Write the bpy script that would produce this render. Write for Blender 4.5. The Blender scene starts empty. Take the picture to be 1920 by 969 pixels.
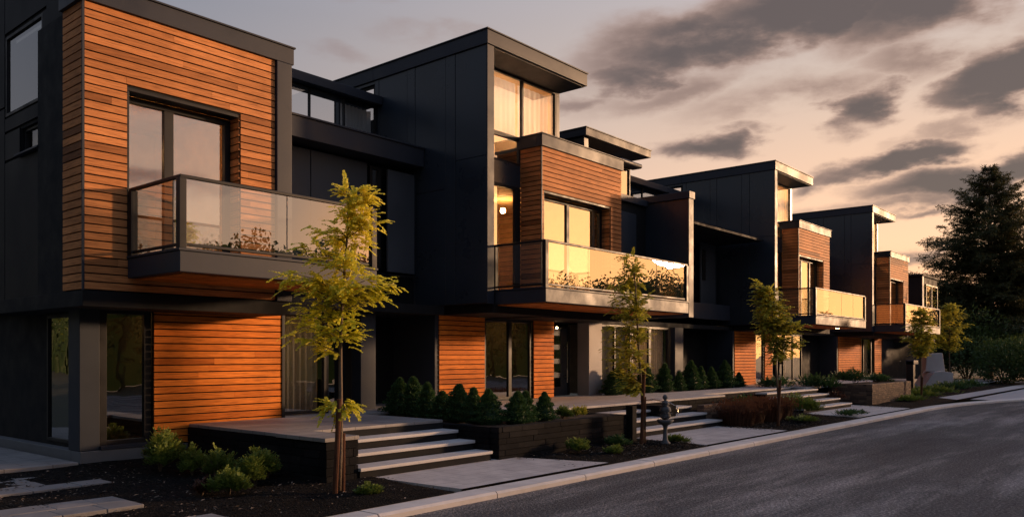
import bpy, math, random
from mathutils import Vector, Matrix, noise as mnoise
R = math.radians
rng = random.Random(7)
scene = bpy.context.scene
COL = scene.collection
EYE = 1.85

# ------------------------------------------------------------------ materials
def mat(name):
    m = bpy.data.materials.new(name); m.use_nodes = True
    nt = m.node_tree
    return m, nt, nt.nodes['Principled BSDF']

def N(nt, t, **kw):
    n = nt.nodes.new(t)
    for k, v in kw.items():
        if k.startswith('i_'):
            n.inputs[k[2:].replace('_', ' ')].default_value = v
        else:
            setattr(n, k, v)
    return n

def objvec(nt, scale=(1, 1, 1)):
    tc = N(nt, 'ShaderNodeTexCoord')
    mp = N(nt, 'ShaderNodeMapping'); mp.inputs['Scale'].default_value = scale
    nt.links.new(tc.outputs['Object'], mp.inputs['Vector'])
    return mp.outputs['Vector']

def noise(nt, vec, scale, detail=4, rough=.55):
    n = N(nt, 'ShaderNodeTexNoise'); n.inputs['Scale'].default_value = scale
    n.inputs['Detail'].default_value = detail; n.inputs['Roughness'].default_value = rough
    if vec is not None: nt.links.new(vec, n.inputs['Vector'])
    return n.outputs['Fac']

def ramp(nt, fac, stops):
    r = N(nt, 'ShaderNodeValToRGB'); el = r.color_ramp.elements
    while len(el) < len(stops): el.new(.5)
    for e, (p, c) in zip(el, stops):
        e.position = p; e.color = (*c, 1) if len(c) == 3 else c
    nt.links.new(fac, r.inputs['Fac'])
    return r.outputs['Color']

def mixc(nt, a, b, fac, mode='MIX'):
    m = N(nt, 'ShaderNodeMix', data_type='RGBA', blend_type=mode)
    for s, v in ((0, fac), (6, a), (7, b)):
        if hasattr(v, 'is_output') or isinstance(v, bpy.types.NodeSocket): nt.links.new(v, m.inputs[s])
        else: m.inputs[s].default_value = v if not isinstance(v, tuple) else ((*v, 1) if len(v) == 3 else v)
    return m.outputs[2]

def mth(nt, op, a, b=None, clamp=False):
    m = N(nt, 'ShaderNodeMath', operation=op, use_clamp=clamp)
    for i, v in enumerate((a, b)):
        if v is None: continue
        if isinstance(v, bpy.types.NodeSocket): nt.links.new(v, m.inputs[i])
        else: m.inputs[i].default_value = v
    return m.outputs[0]

def bump(nt, bsdf, h, strength=.3, dist=.01):
    b = N(nt, 'ShaderNodeBump'); b.inputs['Strength'].default_value = strength; b.inputs['Distance'].default_value = dist
    nt.links.new(h, b.inputs['Height']); nt.links.new(b.outputs['Normal'], bsdf.inputs['Normal'])
    return b

def plain(name, c, rough=.5, metal=0., var=.25, vscale=3., bstr=.15, bscale=60, bdist=.003, spec=.5, rvar=.12):
    m, nt, p = mat(name)
    v = objvec(nt)
    n1 = noise(nt, v, vscale, 5, .6); n2 = noise(nt, v, bscale, 3)
    lo = tuple(x * (1 - var) for x in c); hi = tuple(min(1, x * (1 + var)) for x in c)
    nt.links.new(ramp(nt, n1, [(.3, lo), (.7, hi)]), p.inputs['Base Color'])
    rr = N(nt, 'ShaderNodeMapRange'); nt.links.new(n1, rr.inputs['Value'])
    rr.inputs['From Min'].default_value = .3; rr.inputs['From Max'].default_value = .7
    rr.inputs['To Min'].default_value = max(.02, rough - rvar); rr.inputs['To Max'].default_value = min(1, rough + rvar)
    nt.links.new(rr.outputs[0], p.inputs['Roughness'])
    p.inputs['Metallic'].default_value = metal; p.inputs['Specular IOR Level'].default_value = spec
    if bstr: bump(nt, p, n2, bstr, bdist)
    return m

def wood(name, dark, midc, light, rough=.55, zs=(1.2, 1.2, 26)):
    m, nt, p = mat(name)
    at = N(nt, 'ShaderNodeAttribute', attribute_name='rnd')
    tc = N(nt, 'ShaderNodeTexCoord')
    add = N(nt, 'ShaderNodeVectorMath', operation='ADD')
    sc = N(nt, 'ShaderNodeVectorMath', operation='SCALE'); sc.inputs[3].default_value = 37.
    nt.links.new(at.outputs['Vector'], sc.inputs[0])
    nt.links.new(tc.outputs['Object'], add.inputs[0]); nt.links.new(sc.outputs[0], add.inputs[1])
    mp = N(nt, 'ShaderNodeMapping'); mp.inputs['Scale'].default_value = zs
    nt.links.new(add.outputs[0], mp.inputs['Vector'])
    g = noise(nt, mp.outputs[0], 3.0, 6, .62)
    base = ramp(nt, at.outputs['Fac'], [(0., dark), (.12, midc), (.8, light), (1., tuple(x * 1.12 for x in light))])
    grain = ramp(nt, g, [(.3, (.45, .42, .42)), (.5, (.85, .85, .85)), (.75, (1.15, 1.12, 1.08))])
    w = noise(nt, objvec(nt), .9, 4, .6)
    blot = ramp(nt, w, [(.3, (.76, .74, .74)), (.65, (1.08, 1.08, 1.08))])
    c = mixc(nt, base, grain, 1., 'MULTIPLY'); c = mixc(nt, c, blot, 1., 'MULTIPLY')
    nt.links.new(c, p.inputs['Base Color'])
    p.inputs['Roughness'].default_value = rough + .12; p.inputs['Specular IOR Level'].default_value = .12
    bump(nt, p, g, .35, .004)
    return m

def glass(name, tint=(.75, .78, .8), base=.3, rough=.0, wob=.02, wscale=.7):
    m = bpy.data.materials.new(name); m.use_nodes = True; nt = m.node_tree
    nt.nodes.clear()
    out = N(nt, 'ShaderNodeOutputMaterial'); mx = N(nt, 'ShaderNodeMixShader')
    tr = N(nt, 'ShaderNodeBsdfTransparent'); tr.inputs[0].default_value = (*tint, 1)
    gl = N(nt, 'ShaderNodeBsdfGlossy'); gl.inputs['Roughness'].default_value = rough
    gl.inputs['Color'].default_value = (.93, .94, .95, 1)
    fr = N(nt, 'ShaderNodeFresnel'); fr.inputs['IOR'].default_value = 1.5
    nz = noise(nt, objvec(nt), wscale, 2)
    b = N(nt, 'ShaderNodeBump'); b.inputs['Strength'].default_value = wob; b.inputs['Distance'].default_value = .1
    nt.links.new(nz, b.inputs['Height']); nt.links.new(b.outputs[0], gl.inputs['Normal'])
    f = mth(nt, 'ADD', mth(nt, 'MULTIPLY', fr.outputs[0], 1 - base), base, True)
    ge = N(nt, 'ShaderNodeNewGeometry')      # a pane mirrors once, at the side the light comes from
    f = mth(nt, 'MULTIPLY', f, mth(nt, 'SUBTRACT', 1., ge.outputs['Backfacing']))
    nt.links.new(f, mx.inputs[0]); nt.links.new(tr.outputs[0], mx.inputs[1]); nt.links.new(gl.outputs[0], mx.inputs[2])
    nt.links.new(mx.outputs[0], out.inputs[0])
    return m

def leafmat(name, c1, c2, c3, trans=.35, rough=.55):
    m = bpy.data.materials.new(name); m.use_nodes = True; nt = m.node_tree
    p = nt.nodes['Principled BSDF']; out = nt.nodes['Material Output']
    at = N(nt, 'ShaderNodeAttribute', attribute_name='rnd')
    c = ramp(nt, at.outputs['Fac'], [(0., c1), (.5, c2), (1., c3)])
    nt.links.new(c, p.inputs['Base Color']); p.inputs['Roughness'].default_value = rough
    p.inputs['Specular IOR Level'].default_value = .3
    t = N(nt, 'ShaderNodeBsdfTranslucent'); nt.links.new(c, t.inputs[0])
    mx = N(nt, 'ShaderNodeMixShader'); mx.inputs[0].default_value = trans
    nt.links.new(p.outputs[0], mx.inputs[1]); nt.links.new(t.outputs[0], mx.inputs[2]); nt.links.new(mx.outputs[0], out.inputs[0])
    return m

def emit(name, c, s):
    m = bpy.data.materials.new(name); m.use_nodes = True; p = m.node_tree.nodes['Principled BSDF']
    p.inputs['Base Color'].default_value = (.8, .8, .8, 1)
    p.inputs['Emission Color'].default_value = (*c, 1); p.inputs['Emission Strength'].default_value = s
    return m

M = {}
M['panel'] = plain('panel_charcoal', (.020, .028, .040), .30, var=.18, vscale=.8, bstr=.05, bscale=1.2, bdist=.02, rvar=.06)
M['panel2'] = plain('panel_slate', (.026, .033, .046), .55, spec=.22, var=.15, vscale=1.1, bstr=.06, bscale=2, bdist=.01)
M['panel_lifted'] = plain('panel_slate_lightened', (.055, .062, .075), .55, spec=.25, var=.15, vscale=1.1, bstr=.06, bscale=2, bdist=.01)  # slate lightened in colour to lift the shade in the set-back bays
M['fascia'] = plain('fascia_metal', (.026, .030, .042), .52, spec=.28, var=.15, vscale=1.3, bstr=.05, bscale=2.4, bdist=.01)
M['frame'] = plain('frame_black', (.008, .008, .010), .5, bstr=0, spec=.3)
M['panel_dark'] = plain('panel_near_black', (.005, .006, .009), .62, spec=.18, var=.18, vscale=.8, bstr=.05, bscale=1.2, bdist=.02, rvar=.06)
M['black'] = plain('stucco_black', (.007, .0075, .009), .8, bstr=.4, bscale=120, spec=.25)
M['soffit'] = plain('soffit_dark', (.02, .02, .022), .6, bstr=0)
M['wood'] = wood('cedar_upper', (.24, .092, .034), (.56, .225, .078), (.68, .28, .10))
M['wood2'] = wood('cedar_lower', (.55, .145, .018), (.78, .215, .028), (.86, .26, .038))
M['glass'] = glass('window_glass', (.72, .72, .72), .42, 0, .012)
M['rail_glass'] = glass('balustrade_glass', (.90, .91, .90), .30, .004, .012, 1.2)
M['clear'] = glass('clerestory_glass', (.86, .88, .9), .10)
M['sheer'] = glass('tower_glass', (.88, .88, .87), .26, 0, .012)
M['smoke'] = glass('ground_floor_glass', (.40, .40, .38), .34, 0, .03, 1.4)
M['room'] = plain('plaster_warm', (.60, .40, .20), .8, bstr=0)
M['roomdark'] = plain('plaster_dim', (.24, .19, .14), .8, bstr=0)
M['curtain'] = leafmat('curtain_cloth', (.78, .72, .66), (.78, .72, .66), (.78, .72, .66), .45, .9)
M['curtain2'] = leafmat('curtain_grey', (.42, .40, .37), (.42, .40, .37), (.42, .40, .37), .35, .9)
M['lamp'] = emit('lamp_warm', (1., .48, .15), 120)
M['lamp2'] = emit('lamp_small', (1., .62, .3), 12)
M['concrete'] = plain('concrete_kerb', (.64, .58, .53), .8, var=.14, vscale=2.2, bstr=.4, bscale=90)
M['plinth'] = plain('concrete_grey', (.13, .13, .135), .8, var=.15, vscale=2, bstr=.4, bscale=70)
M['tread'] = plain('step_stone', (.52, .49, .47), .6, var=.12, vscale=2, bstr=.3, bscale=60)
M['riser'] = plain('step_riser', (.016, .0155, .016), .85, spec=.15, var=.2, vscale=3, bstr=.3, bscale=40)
M['deckstone'] = None
M['bark'] = plain('bark', (.12, .085, .055), .85, var=.35, vscale=14, bstr=.8, bscale=40, bdist=.01)
M['stake'] = wood('stake_timber', (.06, .028, .017), (.10, .045, .025), (.14, .06, .033), .7, (30, 30, 2))
M['stone_grey'] = plain('cast_stone', (.085, .09, .10), .75, var=.3, vscale=9, bstr=.5, bscale=50)
M['white'] = plain('concrete_pale', (.42, .39, .38), .75, var=.12, vscale=1.2, bstr=.2, bscale=40)
M['handle'] = plain('handle_steel', (.55, .5, .42), .25, metal=1, bstr=0)
M['furn'] = plain('furniture_dark', (.03, .028, .026), .6, bstr=0)
M['grassred'] = leafmat('ornamental_grass', (.045, .018, .012), (.075, .028, .016), (.12, .055, .03), .25)
M['leafgold'] = leafmat('leaf_gold', (.44, .47, .03), (.72, .68, .06), (.88, .76, .14), .5)
M['leafolive'] = leafmat('leaf_olive', (.19, .22, .025), (.40, .38, .045), (.62, .54, .09), .48)
M['leafshrub'] = leafmat('leaf_shrub', (.07, .11, .022), (.13, .19, .034), (.25, .29, .05), .35)
M['leafcone'] = leafmat('leaf_dwarf_conifer', (.024, .062, .024), (.05, .11, .034), (.10, .17, .05), .25)
M['leafpine'] = leafmat('leaf_pine', (.03, .042, .016), (.065, .07, .024), (.15, .11, .04), .3)
M['leafbank'] = leafmat('leaf_bank', (.03, .055, .014), (.065, .10, .024), (.13, .16, .035), .3)

def mk_deck():
    m, nt, p = mat('paving_slabs')
    v = objvec(nt)
    br = N(nt, 'ShaderNodeTexBrick'); nt.links.new(v, br.inputs['Vector'])
    br.inputs['Scale'].default_value = 1; br.inputs['Brick Width'].default_value = .62; br.inputs['Row Height'].default_value = .31
    br.inputs['Mortar Size'].default_value = .006; br.inputs['Mortar Smooth'].default_value = .3
    br.inputs['Color1'].default_value = (.24, .225, .215, 1); br.inputs['Color2'].default_value = (.31, .285, .27, 1)
    br.inputs['Mortar'].default_value = (.09, .085, .08, 1)
    n1 = noise(nt, v, 2.5, 5); n2 = noise(nt, v, 70, 3)
    c = mixc(nt, br.outputs['Color'], ramp(nt, n1, [(.3, (.72, .72, .74)), (.7, (1.12, 1.1, 1.08))]), 1., 'MULTIPLY')
    nt.links.new(c, p.inputs['Base Color']); p.inputs['Roughness'].default_value = .62
    h = mth(nt, 'ADD', mth(nt, 'MULTIPLY', br.outputs['Fac'], -1.), mth(nt, 'MULTIPLY', n2, .25))
    bump(nt, p, h, .5, .008)
    return m
M['deckstone'] = mk_deck()

def mk_asphalt():
    m, nt, p = mat('asphalt')
    v = objvec(nt)
    vo = N(nt, 'ShaderNodeTexVoronoi'); vo.inputs['Scale'].default_value = 38; nt.links.new(v, vo.inputs['Vector'])
    n0 = noise(nt, objvec(nt, (.22, 1.3, 1)), .6, 6, .66)
    n1 = noise(nt, v, 24, 5, .75)
    a = ramp(nt, n0, [(.32, (.050, .049, .052)), (.5, (.10, .097, .098)), (.66, (.27, .25, .24))])
    b = ramp(nt, n1, [(.32, (.30, .30, .31)), (.5, (.85, .85, .85)), (.66, (2.8, 2.7, 2.6))])
    c = mixc(nt, a, b, .85, 'MULTIPLY')
    wv = N(nt, 'ShaderNodeVectorMath', operation='ADD'); nn_ = N(nt, 'ShaderNodeTexNoise'); nn_.inputs['Scale'].default_value = 1.6; nn_.inputs['Detail'].default_value = 5; nt.links.new(v, nn_.inputs['Vector'])
    nt.links.new(v, wv.inputs[0]); nt.links.new(nn_.outputs['Color'], wv.inputs[1])
    ck = N(nt, 'ShaderNodeTexVoronoi', feature='DISTANCE_TO_EDGE'); ck.inputs['Scale'].default_value = .33; nt.links.new(wv.outputs[0], ck.inputs['Vector'])
    cm = N(nt, 'ShaderNodeMapRange'); nt.links.new(ck.outputs['Distance'], cm.inputs[0]); cm.inputs[1].default_value = .0; cm.inputs[2].default_value = .006; cm.inputs[3].default_value = .55; cm.inputs[4].default_value = 0
    c = mixc(nt, c, (.012, .012, .014, 1), cm.outputs[0])
    nt.links.new(c, p.inputs['Base Color']); p.inputs['Roughness'].default_value = .8
    p.inputs['Specular IOR Level'].default_value = .25
    h = mth(nt, 'ADD', vo.outputs['Distance'], n1)
    bump(nt, p, h, 1., .02)
    return m
M['asphalt'] = mk_asphalt()

def mk_mulch():
    m, nt, p = mat('mulch_soil')
    v = objvec(nt)
    vo = N(nt, 'ShaderNodeTexVoronoi'); vo.inputs['Scale'].default_value = 42; nt.links.new(v, vo.inputs['Vector'])
    n1 = noise(nt, v, 20, 4, .7)
    nt.links.new(ramp(nt, vo.outputs['Color'], [(.1, (.003, .003, .003)), (.7, (.010, .009, .009)), (.97, (.03, .025, .022))]), p.inputs['Base Color'])
    p.inputs['Roughness'].default_value = .95; p.inputs['Specular IOR Level'].default_value = .1
    bump(nt, p, mth(nt, 'ADD', vo.outputs['Distance'], n1), 1., .03)
    return m
M['mulch'] = mk_mulch()
M['chips'] = leafmat('mulch_chips', (.005, .005, .005), (.018, .015, .013), (.40, .31, .24), 0, .8)
M['field'] = plain('ground_dark_grass', (.03, .035, .018), .95, var=.5, vscale=.4, bstr=.8, bscale=20)

def mk_block():
    m, nt, p = mat('planter_block_dark')
    v = objvec(nt)
    at = N(nt, 'ShaderNodeAttribute', attribute_name='rnd')
    c = ramp(nt, at.outputs['Fac'], [(0, (.006, .006, .007)), (.6, (.010, .010, .011)), (1, (.017, .016, .016))])
    n1 = noise(nt, v, 9, 5, .65)
    nt.links.new(mixc(nt, c, ramp(nt, n1, [(.3, (.6, .6, .6)), (.7, (1.3, 1.3, 1.3))]), 1., 'MULTIPLY'), p.inputs['Base Color'])
    p.inputs['Roughness'].default_value = .9; p.inputs['Specular IOR Level'].default_value = .12
    bump(nt, p, noise(nt, v, 30, 4), .7, .01)
    return m
M['block'] = mk_block()
def mk_brick():
    m, nt, p = mat('planter_brick_brown')
    at = N(nt, 'ShaderNodeAttribute', attribute_name='rnd')
    c = ramp(nt, at.outputs['Fac'], [(0, (.06, .035, .025)), (.6, (.12, .07, .045)), (1, (.2, .12, .075))])
    nt.links.new(c, p.inputs['Base Color']); p.inputs['Roughness'].default_value = .8
    bump(nt, p, noise(nt, objvec(nt), 30, 4), .7, .01)
    return m
M['brick'] = mk_brick()

# ------------------------------------------------------------------ mesh builder
class MB:
    def __init__(s): s.v = []; s.f = []; s.r = []
    def face(s, pts, r=None):
        i = len(s.v); s.v += [tuple(p) for p in pts]; s.f.append(tuple(range(i, i + len(pts)))); s.r.append(rng.random() if r is None else r)
    def box(s, x0, x1, y0, y1, z0, z1, r=None):
        if x1 < x0: x0, x1 = x1, x0
        if y1 < y0: y0, y1 = y1, y0
        if z1 < z0: z0, z1 = z1, z0
        if r is None: r = rng.random()
        i = len(s.v)
        s.v += [(x0, y0, z0), (x1, y0, z0), (x1, y1, z0), (x0, y1, z0), (x0, y0, z1), (x1, y0, z1), (x1, y1, z1), (x0, y1, z1)]
        s.f += [(i, i + 3, i + 2, i + 1), (i + 4, i + 5, i + 6, i + 7), (i, i + 1, i + 5, i + 4), (i + 1, i + 2, i + 6, i + 5), (i + 2, i + 3, i + 7, i + 6), (i + 3, i, i + 4, i + 7)]
        s.r += [r] * 6
        return s
    def tube(s, pts, rads, n=8, r=None, cap=True):
        if r is None: r = rng.random()
        pts = [Vector(p) for p in pts]; rings = []
        for k, p in enumerate(pts):
            d = (pts[min(k + 1, len(pts) - 1)] - pts[max(k - 1, 0)])
            d = d.normalized() if d.length > 1e-9 else Vector((0, 0, 1))
            a = d.orthogonal().normalized() if abs(d.z) < .9 else Vector((1, 0, 0)).cross(d).normalized()
            b = d.cross(a)
            base = len(s.v); rad = rads[k] if hasattr(rads, '__len__') else rads
            for j in range(n):
                t = 2 * math.pi * j / n
                s.v.append(tuple(p + a * math.cos(t) * rad + b * math.sin(t) * rad))
            rings.append(base)
        for k in range(len(rings) - 1):
            for j in range(n):
                s.f.append((rings[k] + j, rings[k] + (j + 1) % n, rings[k + 1] + (j + 1) % n, rings[k + 1] + j)); s.r.append(r)
        if cap:
            s.f.append(tuple(rings[0] + j for j in range(n))[::-1]); s.f.append(tuple(rings[-1] + j for j in range(n))); s.r += [r, r]
        return s
    def lathe(s, c, prof, n=20, r=.5):
        base = len(s.v)
        for (rad, z) in prof:
            for j in range(n):
                t = 2 * math.pi * j / n; s.v.append((c[0] + rad * math.cos(t), c[1] + rad * math.sin(t), c[2] + z))
        for k in range(len(prof) - 1):
            for j in range(n):
                s.f.append((base + k * n + j, base + k * n + (j + 1) % n, base + (k + 1) * n + (j + 1) % n, base + (k + 1) * n + j)); s.r.append(r)
        s.f.append(tuple(base + j for j in range(n))[::-1]); s.f.append(tuple(base + (len(prof) - 1) * n + j for j in range(n))); s.r += [r, r]
        return s
    def build(s, name, m, parent=None, bevel=0, smooth=False):
        ox, oy, oz = ORG.get(parent.name, (0, 0, 0)) if parent else (0, 0, 0)
        me = bpy.data.meshes.new(name)
        me.from_pydata([(x - ox, y - oy, z - oz) for x, y, z in s.v], [], s.f); me.update()
        at = me.attributes.new('rnd', 'FLOAT', 'FACE'); at.data.foreach_set('value', s.r)
        if smooth: me.polygons.foreach_set('use_smooth', [True] * len(s.f))
        me.materials.append(m)
        o = bpy.data.objects.new(name, me); COL.objects.link(o)
        if parent: o.parent = parent; ORG[o.name] = (ox, oy, oz)
        if bevel:
            b = o.modifiers.new('bevel', 'BEVEL'); b.width = bevel; b.segments = 2; b.limit_method = 'ANGLE'
            o.modifiers.new('wn', 'WEIGHTED_NORMAL'); me.polygons.foreach_set('use_smooth', [True] * len(s.f))
        return o
ORG = {}

def tag(o, label=None, cat=None, group=None, kind=None):
    if label: o['label'] = label
    if cat: o['category'] = cat
    if group: o['group'] = group
    if kind: o['kind'] = kind
    return o
def thing(name, loc, label, cat, group=None):
    o = bpy.data.objects.new(name, None); COL.objects.link(o); o.location = loc; o.empty_display_size = .2
    ORG[o.name] = tuple(loc)
    return tag(o, label, cat, group)
def struct(name, mb, m, bevel=0):
    return tag(mb.build(name, m, None, bevel), kind='structure')
def bx(name, m, parent, *b, bevel=.006):
    return MB().box(*b).build(name, m, parent, bevel)

# ------------------------------------------------------------------ cladding / walls
def subtract(a0, a1, cuts):
    segs = [(a0, a1)]
    for c0, c1 in cuts:
        out = []
        for s0, s1 in segs:
            if c1 <= s0 or c0 >= s1: out.append((s0, s1)); continue
            if c0 > s0: out.append((s0, c0))
            if c1 < s1: out.append((c1, s1))
        segs = out
    return [s for s in segs if s[1] - s[0] > .004]

def boards(mb, axis, u0, u1, w, z0, z1, holes=(), pitch=.115, depth=.024, gap=.019, out=-1, lmin=1.6, lmax=3.4, seed=0):
    """horizontal boards; axis 'x': run along X with face at Y=w looking to -Y; axis 'y': run along Y with face at X=w"""
    rr = random.Random(seed * 77 + 5)
    n = max(1, round((z1 - z0) / pitch)); pitch = (z1 - z0) / n
    for k in range(n):
        a, b = z0 + k * pitch + gap, z0 + (k + 1) * pitch
        cuts = []
        for (h0, h1, k0, k1) in holes:
            if b > k0 + .03 and a < k1 - .03: cuts.append((h0, h1))
        t = u0 + rr.uniform(.3, lmax)
        joints = []
        while t < u1 - .3: joints.append(t); t += rr.uniform(lmin, lmax)
        for s0, s1 in subtract(u0, u1, cuts):
            ps = [s0] + [j for j in joints if s0 + .1 < j < s1 - .1] + [s1]
            for p0, p1 in zip(ps, ps[1:]):
                r = rr.random(); e = .0012; d = depth + rr.uniform(-.002, .002)
                i = len(mb.v)
                # sloped shiplap face: bottom stands proud of the top
                f0, f1 = w - out * 0, w - out * 0
                prof = [(w, a), (w - out * d, a), (w - out * d, b), (w + (-out) * .006, b)]
                for (q, z) in prof:
                    if axis == 'x': mb.v += [(p0 + e, q, z), (p1 - e, q, z)]
                    else: mb.v += [(q, p0 + e, z), (q, p1 - e, z)]
                fs = [(i, i + 1, i + 7, i + 6), (i + 6, i + 7, i + 5, i + 4), (i + 2, i + 3, i + 1, i), (i + 4, i + 5, i + 3, i + 2), (i, i + 6, i + 4, i + 2), (i + 1, i + 3, i + 5, i + 7)]
                mb.f += fs; mb.r += [r] * 6

def wall_y(mb, x0, x1, y0, y1, z0, z1, holes=()):
    xs = sorted({x0, x1, *[h for H in holes for h in H[:2] if x0 < h < x1]})
    for a, b in zip(xs, xs[1:]):
        m = (a + b) / 2
        for s0, s1 in subtract(z0, z1, [(H[2], H[3]) for H in holes if H[0] < m < H[1]]):
            mb.box(a, b, y0, y1, s0, s1, .5)
def wall_x(mb, x0, x1, y0, y1, z0, z1, holes=()):
    ys = sorted({y0, y1, *[h for H in holes for h in H[:2] if y0 < h < y1]})
    for a, b in zip(ys, ys[1:]):
        m = (a + b) / 2
        for s0, s1 in subtract(z0, z1, [(H[2], H[3]) for H in holes if H[0] < m < H[1]]):
            mb.box(x0, x1, a, b, s0, s1, .5)

def room(parent, x0, x1, y0, y1, z0, z1, m='room'):
    mb = MB()
    mb.face([(x0, y0, z0), (x1, y0, z0), (x1, y1, z0), (x0, y1, z0)], .5)
    mb.face([(x0, y0, z1), (x0, y1, z1), (x1, y1, z1), (x1, y0, z1)], .5)
    mb.face([(x0, y1, z0), (x1, y1, z0), (x1, y1, z1), (x0, y1, z1)], .5)
    mb.face([(x0, y0, z0), (x0, y1, z0), (x0, y1, z1), (x0, y0, z1)], .5)
    mb.face([(x1, y0, z0), (x1, y0, z1), (x1, y1, z1), (x1, y1, z0)], .5)
    return mb.build('room_interior', M[m], parent)

def curtain(parent, x0, x1, y, z0, z1, m='curtain', amp=.03, wl=.11, axis='x'):
    n = max(8, int((x1 - x0) / .012)); mb = MB(); ph = rng.random() * 6
    i = 0
    for k in range(n + 1):
        t = x0 + (x1 - x0) * k / n
        q = y + amp * math.sin(2 * math.pi * t / wl + ph + 1.3 * math.sin(t * 5.1)) * (1 + .3 * math.sin(t * 13))
        for z in (z0, z1):
            mb.v.append((t, q, z) if axis == 'x' else (q, t, z))
    for k in range(n): mb.f.append((2 * k, 2 * k + 2, 2 * k + 3, 2 * k + 1)); mb.r.append(.5)
    return mb.build('curtain', M[m], parent, smooth=True)

def window(parent, x0, x1, y, z0, z1, mull=(), trans=(), fw=.055, gm='glass', name='window', label=None, fd=.08):
    """front-facing window: the pane is the part, its frame a child"""
    g = MB().box(x0 + fw * .5, x1 - fw * .5, y + fd * .5, y + fd * .5 + .012, z0 + fw * .5, z1 - fw * .5)
    p = g.build(name, M[gm], parent)
    f = MB()
    f.box(x0, x0 + fw, y, y + fd, z0, z1); f.box(x1 - fw, x1, y, y + fd, z0, z1)
    f.box(x0 + fw, x1 - fw, y, y + fd, z0, z0 + fw); f.box(x0 + fw, x1 - fw, y, y + fd, z1 - fw, z1)
    for m_ in mull:
        w = fw * .5 if not isinstance(m_, tuple) else m_[1]; c = m_ if not isinstance(m_, tuple) else m_[0]
        f.box(c - w, c + w, y + .004, y + fd - .004, z0 + fw, z1 - fw)
    for t_ in trans: f.box(x0 + fw, x1 - fw, y + .008, y + fd - .008, t_ - fw * .4, t_ + fw * .4)
    f.build('frame', M['frame'], p, .004)
    if label: p['label'] = label
    return p

def window_side(parent, x, y0, y1, z0, z1, mull=(), fw=.05, gm='clear', fd=.06):
    p = MB().box(x + fd * .5, x + fd * .5 + .012, y0 + fw * .5, y1 - fw * .5, z0 + fw * .5, z1 - fw * .5).build('window', M[gm], parent)
    f = MB()
    f.box(x, x + fd, y0, y0 + fw, z0, z1); f.box(x, x + fd, y1 - fw, y1, z0, z1)
    f.box(x, x + fd, y0 + fw, y1 - fw, z0, z0 + fw); f.box(x, x + fd, y0 + fw, y1 - fw, z1 - fw, z1)
    for c in mull: f.box(x + .004, x + fd - .004, c - fw * .5, c + fw * .5, z0 + fw, z1 - fw)
    f.build('frame', M['frame'], p, .004)
    return p

def door(parent, x0, x1, y, z0, z1):
    mb = MB().box(x0, x1, y, y + .06, z0, z1)
    d = mb.build('front_door', M['panel2'], parent, .006)
    g = MB()
    for k in range(4):
        a = z0 + .25 + k * (z1 - z0 - .3) / 4
        g.box(x0 + .12, x1 - .35, y - .012, y, a, a + (z1 - z0 - .3) / 4 - .14)
    g.build('glass_lite', M['smoke'], d)
    h = MB().tube([(x1 - .14, y - .09, z0 + .35), (x1 - .14, y - .09, z1 - .35)], .018, 10)
    h.box(x1 - .15, x1 - .13, y - .09, y, z0 + .5, z0 + .53); h.box(x1 - .15, x1 - .13, y - .09, y, z1 - .53, z1 - .5)
    h.build('handle', M['handle'], d)
    f = MB(); f.box(x0 - .07, x0 - .002, y - .03, y + .1, z0, z1 + .07).box(x1 + .002, x1 + .07, y - .03, y + .1, z0, z1 + .07).box(x0 - .002, x1 + .002, y - .03, y + .1, z1 + .002, z1 + .07)
    f.build('door_frame', M['frame'], d, .004)

def balcony(root, x0, x1, yf=10.25, yb=11.74, ybl=None, z0=2.96, zs=3.24, panels=3, right_glass=True, post=.05):
    """cantilevered slab with glass balustrade"""
    s = MB().box(x0, x1, yf, yb, z0, zs)
    if ybl: s.box(x0, ybl[1], yb + .002, ybl[0], z0, zs)
    sl = s.build('balcony', M['fascia'], root, .012)
    c = MB().box(x0 - .015, x1 + .015, yf - .015, yf + .1, zs + .002, zs + .035); c.box(x0 - .015, x0 + .1, yf + .102, yb, zs + .002, zs + .035)
    if right_glass: c.box(x1 - .1, x1 + .015, yf + .102, yb, zs + .002, zs + .035)
    c.build('coping', M['fascia'], sl, .004)
    zt = 4.25; r = MB()
    r.box(x0 + .02, x1 - .02, yf + .02, yf + .08, zt - .045, zt)
    r.box(x0 + .02, x0 + .08, yf + .082, yb - .0, zt - .045, zt)
    r.box(x0 + .03, x1 - .03, yf + .03, yf + .07, zs + .07, zs + .11)
    r.box(x0 + .03, x0 + .07, yf + .083, yb - .0, zs + .07, zs + .11)
    if right_glass: r.box(x1 - .08, x1 - .02, yf + .082, yb, zt - .045, zt)
    r.build('handrail', M['frame'], sl, .006)
    for (px, py) in ((x0 + .05, yf + .05), (x0 + .05, yb - .06)) + (((x1 - .05, yf + .05),) if right_glass else ()):
        MB().box(px - post, px + post, py - post, py + post, zs + .036, zt - .047).build('post', M['frame'], sl, .005)
    n = panels; L = (x1 - x0 - .2) / n
    for k in range(n):
        MB().box(x0 + .1 + k * L + .012, x0 + .1 + (k + 1) * L - .012, yf + .045, yf + .057, zs + .112, zt - .047).build('glass_panel', M['rail_glass'], sl)
    MB().box(x0 + .045, x0 + .057, yf + .1, yb - .12, zs + .112, zt - .047).build('glass_panel', M['rail_glass'], sl)
    if right_glass: MB().box(x1 - .057, x1 - .045, yf + .1, yb - .05, zs + .112, zt - .047).build('glass_panel', M['rail_glass'], sl)
    # timber soffit slats beneath
    so = MB(); y = yf + .12
    while y < yb - .1:
        so.box(x0 + .1, x1 - .1, y, y + .1, z0 - .02, z0 - .002); y += .112
    so.build('soffit_boards', M['wood2'], sl)
    return sl

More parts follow.
